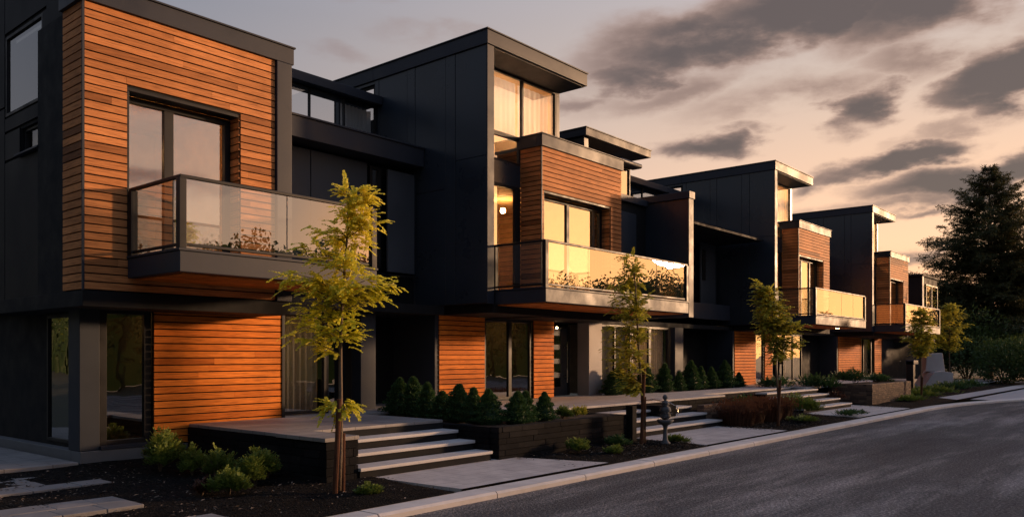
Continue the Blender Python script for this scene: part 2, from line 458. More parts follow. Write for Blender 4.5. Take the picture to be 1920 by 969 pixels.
def wood_box(root, xa, xb, win, zt=6.75, zb=2.98, yf=11.75, yb=12.42, fin=None, room_lamp=False, seed=1, curtainr=None, mull=None):
    wl, wr, wz0, wz1 = win
    H = [(wl, wr, wz0, wz1)]
    mb = MB()
    boards(mb, 'x', xa + .03, xb - (.28 if fin else .02), yf + .0, zb, zt, H, out=1, seed=seed) if False else None
    boards(mb, 'x', xa + .026, xb - (.30 if fin else .0), yf + .024, zb, zt, H, out=1, seed=seed)
    c = mb.build('timber_cladding', M['wood'], root, 0)
    ms = MB(); boards(ms, 'y', yf + .026, yb, xa + .024, zb, zt, (), out=1, seed=seed + 40)
    ms.build('side_cladding', M['wood'], c)
    MB().box(xa - .004, xa + .024, yf - .004, yf + .024, zb, zt).build('corner_trim', M['fascia'], c)
    rs = MB()
    if not fin:
        boards(rs, 'y', yf + .026, yb + 1.2, xb - .0, zb, zt, (), out=-1, seed=seed + 60)
        rs.build('side_cladding', M['wood'], c)
    # backing shell
    w = MB(); wall_y(w, xa + .03, xb - .03, yf + .03, yf + .12, zb, zt, H)
    w.box(xa + .03, xa + .12, yf + .122, yb - .02 if not fin else yb + 1., zb, zt); w.box(xb - .12, xb - .03, yf + .122, yb + 1.0, zb, zt)
    w.build('wall', M['black'], root)
    # reveals in timber
    rv = MB(); yw = yf + .27
    boards(rv, 'y', yf + .03, yw, wr - .0, wz0, wz1, (), out=1, seed=seed + 9)
    rv.build('reveal_boards', M['wood'], c)
    hd = MB().box(wl + .002, wr - .026, yf + .02, yw, wz1 - .05, wz1 - .002).box(wl + .001, wl + .04, yf + .02, yw, wz0, wz1 - .052)
    hd.build('reveal_trim', M['frame'], c, .004)
    MB().box(wr + .002, wr + .05, yf + .121, yw + .1, wz0, wz1).build('reveal_backing', M['black'], c)
    p = window(root, wl + .04, wr - .03, yw, wz0, wz1 - .05, mull=mull or [((wl + wr) / 2 - .1, .05)], fw=.09, fd=.09, name='balcony_window')
    if fin: room(root, wl - .35, wr + .3, yw + .12, yw + 3.2, zb + .26, zt - .75, 'room')
    if curtainr: 
        for a, b in curtainr: curtain(p, a, b, yw + .32, wz0 + .05, wz1 - .1)
    # parapet cap
    cp = MB().box(xa - .05, xb + .04, yf - .05, yf + .12, zt + .002, zt + .27)
    cp.box(xa - .05, xa + .12, yf + .122, yb + .02, zt + .002, zt + .27)
    cp.box(xb - .12, xb + .04, yf + .122, yb + 1.6, zt + .002, zt + .27)
    cp.box(xa - .075, xb + .065, yf - .075, yf + .14, zt + .272, zt + .30)
    cp.box(xa - .075, xa + .14, yf + .142, yb + .02, zt + .272, zt + .30)
    cp.build('parapet', M['fascia'], root, .006)
    MB().box(xa + .125, xb - .125, yf + .13, yb + 3, zt + .02, zt + .12).build('flat_roof', M['black'], root)
    if fin: MB().box(xb - .29, xb + .0, yf - .05, yb + .6, zb, zt).build('fin', M['fascia'], root, .01)
    MB().box(xa + .0, xb, yf + .0, yb + 3, zb - .22, zb - .004).build('floor_band', M['black'], root, .004)
    return c

def tower(root, x0, roof_len=3.65, xr=3.46, yfr=11.64, yw=12.4, yback=18., zb=2.98, zt=8.5, xa=None, xb_=None, seams=(.93, 1.23, 2.22, 2.49, 3.49, 3.64), side_glass=None):
    # side wall with flush panels
    w = MB(); hl = []
    if side_glass: hl = [side_glass]
    wall_x(w, x0 + .02, x0 + .2, yfr + .02, yback, zb, zt, hl)
    sw = w.build('side_wall', M['black'], root)
    ys = [0] + list(seams); 
    while ys[-1] < yback - yfr - .01: ys.append(min(ys[-1] + (1. if len(ys) % 2 else .9), yback - yfr))
    pm = MB(); g = .006
    cuts = {0: [6.14], 2: [5.57], 4: [5.57]}
    for k, (a, b) in enumerate(zip(ys, ys[1:])):
        zs = [zb] + cuts.get(k, []) + [zt]
        for c, d in zip(zs, zs[1:]):
            for s0, s1 in (subtract(c, d, [(side_glass[2], side_glass[3])]) if side_glass and a + yfr < side_glass[1] - .05 and b + yfr > side_glass[0] + .05 else [(c, d)]):
                th = .024 + (.006 if (b - a) < .4 else 0)
                pm.box(x0 + .02 - th, x0 + .02, yfr + a + g, yfr + b - g, s0 + g, s1 - g)
    pm.build('metal_panels', M['panel'], sw, .004)
    MB().box(x0 - .012, x0 + .205, yfr - .03, yfr + .018, zb - .01, zt).build('fin_edge', M['fascia'], root, .006)
    if side_glass: window_side(root, x0 + .05, side_glass[0], side_glass[1], side_glass[2], side_glass[3], mull=[(side_glass[0] + side_glass[1]) / 2])
    # roof slab
    r = MB().box(x0 - .045, x0 + roof_len, yfr - .06, 15.3, zt + .002, zt + .30).box(x0 - .045, x0 + .3, 15.302, yback + .1, zt + .002, zt + .30)
    ro = r.build('tower_roof', M['fascia'], root, .012)
    MB().box(x0 - .07, x0 + roof_len + .025, yfr - .085, 15.32, zt + .302, zt + .33).box(x0 - .07, x0 + .32, 15.322, yback + .12, zt + .302, zt + .33).build('roof_edge', M['fascia'], ro, .004)
    MB().box(x0 + .21, x0 + roof_len - .05, yfr - .0, yw + .1, zt - .02, zt).build('soffit', M['soffit'], ro)
    # upper glazing
    xe = x0 + xr
    xm = x0 + 2.14
    p = window(root, x0 + .2, xe, yw, 7.0, zt - .022, mull=[(xm, .035)], fw=.05, name='tower_window', gm='sheer')
    curtain(p, x0 + .27, xm - .05, yw + .2, 6.98, zt - .12, 'curtain', .012, .2)
    curtain(p, xm + .05, xe - .10, yw + .2, 6.98, zt - .12, 'curtain', .012, .2)
    xa_ = xa if xa else x0 + 2.04
    p2 = window(root, x0 + .2, xa_, yw + .0, 6.37, 6.998, fw=.045, name='tower_window')
    MB().box(x0 + .2, xa_, yw, yw + .1, 5.85, 6.368).build('spandrel', M['panel'], root, .004)
    window(root, x0 + .2, xa_ - .12, yw, 3.24, 5.848, fw=.07, gm='glass', name='balcony_door')
    MB().box(xa_ - .118, xa_ - .0, yw - .0, yw + .1, 3.24, 5.848).build('door_post', M['frame'], root, .004)
    room(root, x0 + .21, xe - .05, yw + .12, yw + 2.6, 6.3, zt - .03, 'room')
    room(root, x0 + .21, xb_ - .13, yw + .12, yw + 3.6, 3.2, 5.95, 'room')
    lamp_ball(root, (x0 + 1.9, yw + 1.5, 7.9), .15, 'lamp_tower_fill')  # lamp added behind the curtains to make the tower windows glow
    lamp_ball(root, (x0 + 3.26, yw + 1.6, 5.66), .07, 'lamp_strong')
    # tower right side above the roofs
    MB().box(xe, xe + .14, yw + .0, 15.3, 6.6, zt).box(x0 + .21, xe - .002, 15.15, 15.3, 6.6, zt).build('tower_wall', M['panel'], root, .006)
    MB().box(x0 + .2, xa_ + .3, yfr + .0, yw + 3.4, zb - .2, zb).build('floor_band', M['black'], root, .004)
    MB().box(x0 + .21, xa_ , yfr + .1, yw - .002, 3.0, 3.2).build('balcony_floor', M['black'], root)

def connector(root, x0, x1, yc=14.1, ledge_y=13.55, cl_y=15.2, x_gl0=None, clear=True):
    """set-back middle bay between timber box and the next tower"""
    w = MB().box(x0, x1, yc + .05, yc + .2, 2.9, 6.15); w.build('bay_wall', M['black'], root)
    MB().box(x0, x1, ledge_y, cl_y + 2.5, 6.15, 6.56).build('ledge', M['fascia'], root, .01)
    MB().box(x0, x1, ledge_y - .03, ledge_y + .2, 6.562, 6.60).build('ledge_cap', M['fascia'], root, .004)
    if clear:
        L = x1 - x0
        n = max(2, round(L / 1.05)); st = L / n
        p = window(root, x0, x1, cl_y, 6.602, 7.85, mull=[x0 + st * k for k in range(1, n)], fw=.035, gm='clear', name='clerestory_window')
        MB().box(x0, x1, cl_y - .22, cl_y + .45, 7.852, 8.06).build('bay_roof', M['fascia'], root, .01)
        return p
    return None

# ================================================================== HOUSES
GROUPH = 'row of modern three storey townhouses'
def ground_panel(root, x0, x1, y, z0, z1, seed):
    mb = MB(); boards(mb, 'x', x0, x1, y, z0, z1, (), out=1, seed=seed, pitch=.112)
    p = mb.build('timber_panel', M['wood2'], root)
    return p

M['lamp_strong'] = emit('lamp_strong', (1., .50, .17), 620)
def lamp_ball(root, c, r, m='lamp', name='pendant_or_fill_lamp'):
    mb = MB(); mb.lathe((c[0], c[1], c[2] - r), [(max(.001, r * math.sin(math.pi * k / 8)), r * (1 - math.cos(math.pi * k / 8))) for k in range(9)], 14)
    return mb.build(name, M[m], root, smooth=True)
M['lamp_tower_fill'] = emit('lamp_tower_fill', (1., .70, .48), 200)
# ---- house one (nearest, left end)
h1 = thing('townhouse', (8.8, 12.6, .2), 'nearest townhouse, its big cedar box framed by a dark fin above an orange timber wall', 'house', GROUPH)
wood_box(h1, 4.75, 8.1, (5.36, 7.17, 3.24, 5.71), fin=True, zb=2.76, seed=3, mull=[(6.12, .075)])
balcony(h1, 5.36, 8.72, panels=2, post=.05)
# left side: panels beyond the timber return
sp = MB()
wall_x(sp, 4.86, 5.0, 12.43, 19, 2.76, 9.5, [(13.4, 14.95, 5.75, 7.05), (13.45, 14.3, 5.05, 5.45)])
sd = sp.build('side_wall', M['black'], h1)
pm = MB()
pm.box(4.80, 4.86, 12.43, 13.15, 2.76, 9.5)
for (a, b, c, d) in ((13.17, 14.96, 2.76, 5.0), (13.17, 14.96, 5.5, 5.72), (13.17, 14.96, 7.1, 9.5), (13.17, 13.38, 5.76, 7.06), (13.17, 13.43, 5.03, 5.47), (14.32, 14.96, 5.03, 5.47), (14.98, 16.3, 2.76, 5.9), (14.98, 16.3, 5.92, 9.5), (16.32, 19, 2.76, 9.5)):
    pm.box(4.835, 4.86, a, b, c + .006, d - .006)
pm.build('metal_panels', M['panel_dark'], sd, .004)
window_side(h1, 4.84, 13.4, 14.95, 5.75, 7.05, gm='smoke')
window_side(h1, 4.9, 13.45, 14.3, 5.05, 5.45)
MB().box(4.76, 4.89, 13.4, 14.34, 5.0, 5.03).build('window_sill', M['fascia'], h1, .004)
MB().box(5.02, 8.1, 12.45, 19, 6.9, 7.02).build('flat_roof', M['black'], h1)
MB().box(5.02, 9.4, 12.62, 19, 2.60, 2.755).build('floor_band', M['black'], h1, .004)
MB().box(5.0, 8.56, 12.55, 12.64, 2.62, 2.75).build('lintel', M['fascia'], h1, .004)
# ground floor
MB().box(5.05, 5.34, 12.6, 13.0, .44, 2.6).build('corner_column', M['panel2'], h1, .008)
MB().box(5.05, 6.9, 12.58, 12.9, .1, .438).build('plinth', M['plinth'], h1, .01)
MB().box(5.05, 5.3, 12.902, 18, .1, .438).build('plinth', M['plinth'], h1, .01)
window(h1, 5.36, 6.15, 12.66, .46, 2.6, fw=.11, gm='smoke', name='ground_window')
MB().box(5.345, 6.16, 12.57, 12.655, .44, .50).build('window_sill', M['fascia'], h1, .004)
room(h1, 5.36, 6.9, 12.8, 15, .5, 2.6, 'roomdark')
ground_panel(h1, 6.17, 8.5, 12.62, .44, 2.61, 11)
MB().box(6.17, 8.5, 12.65, 12.75, .3, 2.6).build('wall', M['black'], h1)
MB().box(8.5, 8.56, 12.58, 12.75, .44, 2.62).build('corner_trim', M['frame'], h1, .004)
# left side ground glass wall
g = MB(); wall_x(g, 5.2, 5.3, 13.0, 19, .44, 2.6, [(13.2, 14.2, .5, 2.5)]); g.build('wall', M['black'], h1)
window_side(h1, 5.19, 13.2, 14.2, .5, 2.5, gm='smoke')
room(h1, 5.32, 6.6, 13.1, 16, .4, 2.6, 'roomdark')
# curtain windows to the terrace
p = window(h1, 8.57, 9.75, 12.95, .76, 2.75, fw=.06, gm='rail_glass', name='terrace_window')
curtain(p, 8.62, 9.66, 13.12, .8, 2.7, 'curtain2', .035, .12)
window(h1, 9.80, 10.72, 13.6, .76, 2.75, fw=.1, gm='smoke', name='terrace_door')
MB().box(9.752, 9.80, 12.95, 13.7, .74, 2.75).build('wall', M['black'], h1)
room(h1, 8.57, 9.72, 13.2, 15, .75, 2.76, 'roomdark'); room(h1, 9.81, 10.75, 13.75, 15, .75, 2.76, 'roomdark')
MB().box(10.8, 11.2, 13.2, 13.5, .74, 2.9).build('column', M['panel2'], h1, .008)
MB().box(11.2, 12.92, 14.6, 14.8, .74, 2.9).build('wall', M['black'], h1)
MB().box(8.57, 12.92, 12.9, 15.5, 2.76, 2.96).build('floor_band', M['black'], h1, .006)
p = connector(h1, 8.12, 12.92)
curtain(p, 11.95, 12.85, 15.36, 6.65, 7.75, 'curtain', .03, .13)
MB().box(12.1, 12.92, 15.6, 15.7, 6.6, 8.1).build('roof_room_wall', M['panel'], h1)
# bay facade: dark sheets, slot window, slate screen
f = MB(); f.box(8.12, 10.15, 14.02, 14.05, 3.8, 6.1); f.box(10.17, 11.65, 14.02, 14.05, 3.8, 6.1); f.build('metal_panels', M['panel_lifted'], h1, .006)
window(h1, 11.7, 12.02, 13.98, 3.8, 6.05, fw=.07, gm='smoke', name='slot_window')
MB().box(12.06, 12.86, 13.80, 13.86, 3.72, 6.0).build('sliding_screen', M['panel_lifted'], h1, .01)
MB().box(12.0, 12.88, 13.7, 13.78, 3.62, 3.66).build('screen_rail', M['frame'], h1, .004)
MB().box(8.12, 12.92, 13.9, 14.04, 2.97, 3.7).build('floor_band', M['black'], h1, .006)
wall_room = room(h1, 11.7, 12.02, 14.1, 15, 3.8, 6.05, 'room')

lamp_ball(h1, (5.75, 13.3, 5.2), .09)
# furniture seen through the glass
fb = MB(); fb.box(5.5, 6.3, 12.9, 13.5, 3.24, 3.7).box(5.5, 6.3, 13.4, 13.5, 3.7, 4.1); fb.build('armchair', M['furn'], h1, .03)

def full_house(root, x0, xa, xb, bx1, win, seed, mull, rightw, ground, xend, privacy=None, sg=None, con=True, cur=None, yback=18.):
    tower(root, x0, xa=xa, xb_=xb, side_glass=sg, yback=yback)
    wood_box(root, xa, xb, win, zb=2.98, seed=seed, mull=mull, curtainr=cur)
    balcony(root, x0 + .26, bx1, panels=4, ybl=(12.38, xa - .01))
    # ground floor tower base
    MB().box(x0 + .0, x0 + .12, 13.22, 18, .2, 2.78).build('base_wall', M['panel2'], root, .006)
    MB().box(x0 + .0, xend, 13.3, 18, 2.79, 2.93).build('floor_band', M['black'], root, .004)
    k = 0
    for it in ground:
        t, a, b = it[:3]
        if t == 'w':
            ground_panel(root, a, b, 13.22, .74, 2.77, seed * 5 + k)
            MB().box(a, b, 13.25, 13.4, .5, 2.77).build('wall', M['black'], root)
        elif t == 'g':
            p = window(root, a, b, 13.24, .76, 2.77, mull=it[3], fw=.07, gm='smoke', name='ground_window')
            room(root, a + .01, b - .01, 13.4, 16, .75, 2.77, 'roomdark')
        elif t == 'c':
            p = window(root, a, b, 13.24, .76, 2.77, mull=it[3], fw=.07, gm='sheer', name='ground_window')
            curtain(p, a + .08, b - .08, 13.42, .8, 2.7, 'curtain', .03, .14)
            room(root, a + .01, b - .01, 13.5, 16, .75, 2.77, 'roomdark')
        elif t == 'd': door(root, a, b, 13.55, .76, 2.6); MB().box(a - .1, b + .1, 13.62, 13.7, .75, 2.77).build('wall', M['black'], root)
        elif t == 'p': MB().box(a, b, 13.1, 13.5, .74, 2.78).build('column', M[it[3]], root, .008)
        elif t == 'b': MB().box(a, b, it[3], it[3] + .2, .3, 2.77).build('wall', M['black'], root, .004)
        k += 1

h2 = thing('townhouse', (20.5, 12.6, .2), 'second townhouse from the camera, with a tall dark tower, golden windows and long glass balcony', 'house', GROUPH)
full_house(h2, 12.94, 14.98, 18.4, 19.3, (15.06, 17.9, 3.24, 5.73), 5, [(16.39, .055), (17.5, .055)], None,
    [('w', 13.06, 14.6), ('g', 14.62, 16.45, [(15.6, .06)]), ('w', 16.5, 17.35), ('d', 17.6, 18.45), ('p', 18.85, 19.5, 'white'),
     ('c', 19.52, 21.3, [20.4]), ('c', 21.32, 23.6, [(22.4, .07)]), ('p', 23.75, 24.3, 'panel2'), ('b', 24.3, 28.2, 14.2)], 28.2,
    privacy=True, sg=(15.34, 16.6, 7.55, 8.42), yback=16.9)
lamp_ball(h2, (22.0, 14.6, 2.5), .08)
lamp_ball(h1, (9.2, 14.2, 2.5), .07)
lamp_ball(h1, (5.8, 14.0, 2.35), .05)
lamp_ball(h2, (15.6, 14.4, 2.66), .07)
lamp_ball(h2, (17.42, 13.15, 2.6), .035, 'lamp2', 'porch_lamp')
fb = MB(); fb.box(13.9, 14.3, 12.8, 13.2, 3.24, 3.7).box(13.9, 13.98, 12.8, 13.2, 3.7, 4.2); fb.build('armchair', M['furn'], h2, .04)
# right wing of house two
MB().box(18.42, 19.96, 11.95, 12.1, 2.98, 6.1).build('wing_wall', M['black'], h2)
MB().box(18.45, 19.4, 11.90, 11.945, 3.24, 5.75).build('wing_panel', M['panel2'], h2, .006)
MB().box(19.98, 20.2, 10.62, 13.5, 2.9, 6.12).build('privacy_wall', M['panel'], h2, .012)
MB().box(19.96, 20.22, 10.59, 10.618, 2.9, 6.12).build('wall_edge', M['fascia'], h2, .006)
cp = MB().box(19.93, 20.25, 10.56, 13.5, 6.122, 6.32).box(18.44, 19.928, 11.85, 13.5, 6.022, 6.2); cp.build('wing_coping', M['fascia'], h2, .01)
MB().box(18.44, 28.2, 12.0, 14.3, 5.95, 6.02).build('flat_roof', M['black'], h2)
connector(h2, 20.24, 28.2, yc=14.0, ledge_y=13.55)
f = MB(); f.box(24.6, 26.6, 13.92, 13.95, 3.75, 6.1); f.build('metal_panels', M['panel_lifted'], h2, .006)
MB().box(26.9, 28.1, 13.8, 13.86, 3.75, 6.1).build('sliding_screen', M['panel_lifted'], h2, .01)
MB().box(27.0, 27.22, 13.76, 13.79, 4.6, 5.7).build('slot_window', M['frame'], h2, .004)
MB().box(20.24, 28.25, 13.3, 13.9, 3.15, 3.7).build('floor_fascia', M['fascia'], h2, .01)
# small penthouse roof to the right of the tower
ph = MB().box(17.8, 21.15, 12.47, 15.0, 7.72, 7.92); r_ = ph.build('penthouse_roof', M['fascia'], h2, .01)
MB().box(17.78, 21.17, 12.45, 15.02, 7.922, 7.95).build('roof_edge', M['fascia'], r_, .004)
MB().box(17.9, 18.1, 12.6, 15, 7.05, 7.72).build('penthouse_wall', M['panel'], h2, .006)
window(h2, 18.1, 20.4, 13.3, 7.05, 7.7, mull=[19.2], fw=.05, gm='clear', name='penthouse_window')
room(h2, 18.1, 20.4, 13.45, 15, 7.0, 7.7, 'room')
window(h2, 18.46, 19.25, 12.0, 6.2, 7.0, fw=.05, gm='glass', name='penthouse_window')
MB().box(18.44, 19.5, 11.75, 12.1, 7.0, 7.13).build('curved_coping', M['fascia'], h2, .05)
room(h2, 18.46, 19.25, 12.15, 13.4, 6.2, 7.0, 'room')

h3 = thing('townhouse', (34., 12.6, .2), 'third townhouse along the row, with a glass balcony behind the dense green young tree', 'house', GROUPH)
full_house(h3, 28.3, 30.9, 34.3, 34.1, (30.98, 33.6, 3.24, 5.73), 6, [(31.9, .05), (32.8, .05)], None,
    [('w', 28.42, 30.3), ('g', 30.32, 31.15, []), ('w', 31.17, 31.9), ('g', 31.95, 33.2, [32.5]), ('c', 33.25, 35.2, [34.2]), ('b', 35.3, 39.5, 14.0)], 39.5,
    sg=(15.34, 17.6, 7.45, 8.42))
connector(h3, 34.4, 39.5, yc=14.0)
MB().box(32.7, 32.95, 10.9, 10.98, 2.925, 2.939).build('soffit_lamp', M['lamp2'], h3)
h4 = thing('townhouse', (44., 12.6, .2), 'farthest townhouse at the end of the row, beside the tall fir, with dark annexe', 'house', GROUPH)
full_house(h4, 39.6, 42.9, 46.2, 46.3, (43.0, 45.3, 3.24, 5.73), 8, [(44.0, .06)], None,
    [('w', 39.75, 43.2), ('c', 43.25, 45.0, [43.7]), ('b', 45.0, 45.4, 13.3), ('w', 45.4, 46.6), ('b', 46.6, 56, 13.4)], 56)
MB().box(49.5, 53.0, 11.9, 15, 3.0, 6.3).build('annexe_wall', M['black'], h4, .02)
MB().box(49.4, 53.1, 11.8, 15.1, 6.302, 6.42).build('annexe_roof', M['black'], h4, .01)
MB().box(49.45, 49.75, 11.84, 11.898, 3.0, 6.3).build('annexe_edge', M['fascia'], h4, .01)
window(h4, 50.2, 52.8, 11.82, 3.4, 5.9, mull=[51.5], fw=.08, gm='smoke', name='annexe_window')
MB().box(46.3, 56, 13.3, 15, 2.94, 3.5).build('floor_fascia', M['black'], h4, .01)
MB().box(49.5, 53, 12.0, 13.38, 2.6, 2.98).build('annexe_floor', M['black'], h4, .01)
h_ = MB().tube([(50.6, 13.36, 1.55), (50.9, 13.36, 1.55)], .03, 8); h_.build('door_handle', M['handle'], h4)

# ================================================================== GROUND
mb = MB()
mb.face([(-600, -600, -.06), (900, -600, -.06), (900, 900, -.06), (-600, 900, -.06)], .5)
struct('ground', mb, M['field'])
mb = MB(); pts = [(-60, 7.0), (30, 7.0)] + [(30 + 9 * k / 8, 7.0 - 1.4 * (k / 8) ** 2) for k in range(1, 9)] + [(48, 3.6), (70, -2.), (90, -9)]
back = [(90, -20), (-60, -20)]
mb.face([(x, y, 0.) for x, y in pts[::-1]] + [(x, y, 0.) for x, y in back[::-1]], .5)
# triangulate by fan via strips instead: build as quads
mb = MB()
low = -14.
for (a, b), (c, d) in zip(pts, pts[1:]):
    mb.face([(a, low, 0), (c, low, 0), (c, d, 0), (a, b, 0)], .5)
struct('road', mb, M['asphalt'])
# kerb with joints, following the road edge
kb = MB(); rr = random.Random(3)
def kerb_at(x):
    for (a, b), (c, d) in zip(pts, pts[1:]):
        if a <= x <= c: return b + (d - b) * (x - a) / (c - a)
x = -8.
while x < 60:
    L = 2.0 if x < 30 else 1.0
    y0, y1 = kerb_at(x), kerb_at(x + L - .02); t = .085 + rr.uniform(-.002, .002); w = .36
    i = len(kb.v)
    for (xx, yy) in ((x, y0), (x + L - .02, y1)):
        kb.v += [(xx, yy, -.05), (xx, yy, t - .03), (xx, yy + .03, t), (xx, yy + w, t), (xx, yy + w, -.05)]
    for j in range(4): kb.f.append((i + j, i + 5 + j, i + 6 + j, i + 1 + j)); kb.r.append(.5)
    kb.f += [(i, i + 1, i + 2, i + 3, i + 4), (i + 9, i + 8, i + 7, i + 6, i + 5)]; kb.r += [.5, .5]
    x += L
struct('kerb', kb, M['concrete'])

def bedz(x, y): 
    t = max(0, min(1, (y - 7.4) / 5.2))
    return .095 + .15 * t
mb = MB(); NX, NY = 260, 40
idx = {}
for i in range(NX + 1):
    for j in range(NY + 1):
        x = -6 + 66 * i / NX; y = 7.34 + 5.66 * j / NY
        z = bedz(x, y) + (.035 * (mnoise.noise(Vector((x * 1.1, y * 1.1, 0))) + .5) + .012 * mnoise.noise(Vector((x * 6, y * 6, 3)))) * min(1, (y - 7.34) * 3)
        if (7.5 < x < 11.0 and y < 9.1) or (14.6 < x < 18.4 and y < 9.2) or (24.1 < x < 29.1 and y < 9.3) or (x > 36.2 and y < 8.2): z = min(z, .07)
        idx[i, j] = len(mb.v); mb.v.append((x, y, z))
for i in range(NX):
    for j in range(NY):
        mb.f.append((idx[i, j], idx[i + 1, j], idx[i + 1, j + 1], idx[i, j + 1])); mb.r.append(.5)
o = struct('mulch_bed', mb, M['mulch']); o.data.polygons.foreach_set('use_smooth', [True] * len(mb.f))
# loose bark chips
mb = MB(); rr = random.Random(9)
def inpath(x, y):
    return (7.5 < x < 10.3 and y < 9) or (14.6 < x < 18.2 and y < 9) or (24.2 < x < 28.2 and y < 9) or (6.6 < x < 14 and y > 8.8)
for k in range(15000):
    x = rr.uniform(1.5, 22) if k < 12000 else rr.uniform(12, 30); y = rr.uniform(7.4, 12.4)
    if x > 12 and y > 9: y = rr.uniform(7.4, 9)
    if inpath(x, y): continue
    z = bedz(x, y) + .035 * (mnoise.noise(Vector((x * 1.1, y * 1.1, 0))) + .5) * min(1, (y - 7.34) * 3) + rr.uniform(.002, .02)
    L, W = rr.uniform(.012, .042), rr.uniform(.005, .013); a = rr.uniform(0, math.pi); tl = rr.uniform(-.5, .5)
    dx, dy, dz = L * math.cos(a), L * math.sin(a), L * .5 * tl; ex, ey = -W * math.sin(a), W * math.cos(a)
    r = rr.random() ** 1.5
    mb.face([(x - dx, y - dy, z - dz), (x + ex, y + ey, z + .006), (x + dx, y + dy, z + dz), (x - ex, y - ey, z + .004)], r)
tag(mb.build('bark_mulch', M['chips']), kind='stuff', label='loose black bark chips spread over the planting beds', cat='mulch')

# entrance paths (sloping sheets)
def pathsheet(x0, x1, y0, y1, skew=.25):
    mb = MB()
    def zz(y): return .118 + (y - 7.36) * .02
    n = 6
    for i in range(n):
        a = y0 + (y1 - y0) * i / n; b = y0 + (y1 - y0) * (i + 1) / n
        def s(y): return (y1 - y) / (y1 - y0) * skew
        mb.face([(x0 + s(a), a, zz(a)), (x1 + 3 * s(a), a, zz(a)), (x1 + 3 * s(b), b, zz(b)), (x0 + s(b), b, zz(b))], .5)
    # edge faces
    mb.face([(x0 + skew, y0, .0), (x0 + skew, y0, zz(y0)), (x0, y1, zz(y1)), (x0, y1, .0)], .5)
    return mb
def mk_path():
    m, nt, p = mat('pale_pavers')
    v = objvec(nt)
    br = N(nt, 'ShaderNodeTexBrick'); nt.links.new(v, br.inputs['Vector'])
    br.inputs['Scale'].default_value = 1; br.inputs['Brick Width'].default_value = .55; br.inputs['Row Height'].default_value = .27
    br.inputs['Mortar Size'].default_value = .004; br.inputs['Mortar Smooth'].default_value = .4
    br.inputs['Color1'].default_value = (.48, .44, .42, 1); br.inputs['Color2'].default_value = (.55, .505, .48, 1)
    br.inputs['Mortar'].default_value = (.2, .185, .175, 1)
    n1 = noise(nt, v, 3.5, 6, .65); n2 = noise(nt, v, 80, 3)
    c = mixc(nt, br.outputs['Color'], ramp(nt, n1, [(.3, (.75, .74, .75)), (.7, (1.1, 1.1, 1.08))]), 1., 'MULTIPLY')
    nt.links.new(c, p.inputs['Base Color']); p.inputs['Roughness'].default_value = .7
    bump(nt, p, mth(nt, 'ADD', mth(nt, 'MULTIPLY', br.outputs['Fac'], -1.), mth(nt, 'MULTIPLY', n2, .3)), .5, .006)
    return m
M['path'] = mk_path()
struct('path', pathsheet(7.45, 10.4, 7.364, 9.1), M['path'])
struct('path', pathsheet(14.5, 18.3, 7.364, 9.1, .12), M['path'])
struct('path', pathsheet(24.0, 29.2, 7.364, 9.3, .0), M['path'])
# far paved drives
mb = MB()
for (p_) in [[(36, 7.37), (60, 7.37), (60, 8.3), (37.2, 8.3)], [(47, 10.5), (75, 10.5), (75, 13.3), (47, 13.3)], [(44.5, 9.6), (60, 9.6), (60, 10.3), (45, 10.3)]]:
    mb.face([(x, y, .27 if y > 9 else .125) for x, y in p_], .5)
mb.face([(38, 5.9, .06), (62, -0.5, .06), (75, 7.3, .06), (38, 7.3, .06)], .5)
mb.face([(60, 7.3, .1), (75, 7.3, .1), (75, 10.5, .2), (60, 10.5, .2)], .5)
struct('driveway', mb, M['white'])

# stepping pavers at left
def pavers(x0, x1, y0, y1, zb, rows, seed):
    rr = random.Random(seed); rh = (y1 - y0) / rows
    mb = MB()
    for k in range(rows):
        x = x1; first = True
        while x > x0:
            L = rr.uniform(.34, .62); 
            if first and k % 2: L *= .6
            first = False
            dz = rr.uniform(-.004, .004)
            mb.box(max(x - L, x0) + .004, x - .004, y0 + k * rh + .004, y0 + (k + 1) * rh - .004, zb, zb + .06 + dz)
            x -= L
    return mb
mb = pavers(1.2, 4.7, 10.72, 11.1, .17, 1, 1)
for q in (pavers(1.2, 4.05, 11.1, 11.85, .17, 2, 2), pavers(1.2, 4.8, 11.85, 12.25, .17, 1, 3)):
    off = len(mb.v); mb.v += q.v; mb.f += [tuple(i + off for i in f) for f in q.f]; mb.r += q.r
M['paver'] = plain('paver_stone', (.20, .19, .185), .7, var=.18, vscale=3, bstr=.5, bscale=60)
struct('path', mb, M['paver'], .008)
struct('path', pavers(.6, 4.3, 9.0, 9.8, .145, 2, 4), M['paver'], .008)
struct('path', pavers(.6, 4.6, 7.5, 8.1, .11, 2, 5), M['paver'], .008)
mb = MB().box(-2, 5.0, 12.5, 18.9, .1, .30); 
struct('terrace_slab', mb, M['deckstone'], .01)

# ================================================================== TERRACES, STEPS, PLANTERS
def block_wall(mb, axis, u0, u1, w0, w1, z0, z1, bh=.085, bl=.42, seed=0):
    rr = random.Random(seed); n = max(1, round((z1 - z0) / bh)); h = (z1 - z0) / n
    for k in range(n):
        u = u0 - rr.uniform(0, bl * .9)
        while u < u1:
            L = bl * rr.uniform(.7, 1.4); a, b = max(u, u0), min(u + L, u1)
            if b - a > .02:
                j = rr.uniform(-.004, .004)
                if axis == 'x': mb.box(a + .002, b - .002, w0 + j, w1, z0 + k * h + .003, z0 + (k + 1) * h - .003)
                else: mb.box(w0 + j, w1, a + .002, b - .002, z0 + k * h + .003, z0 + (k + 1) * h - .003)
            u += L

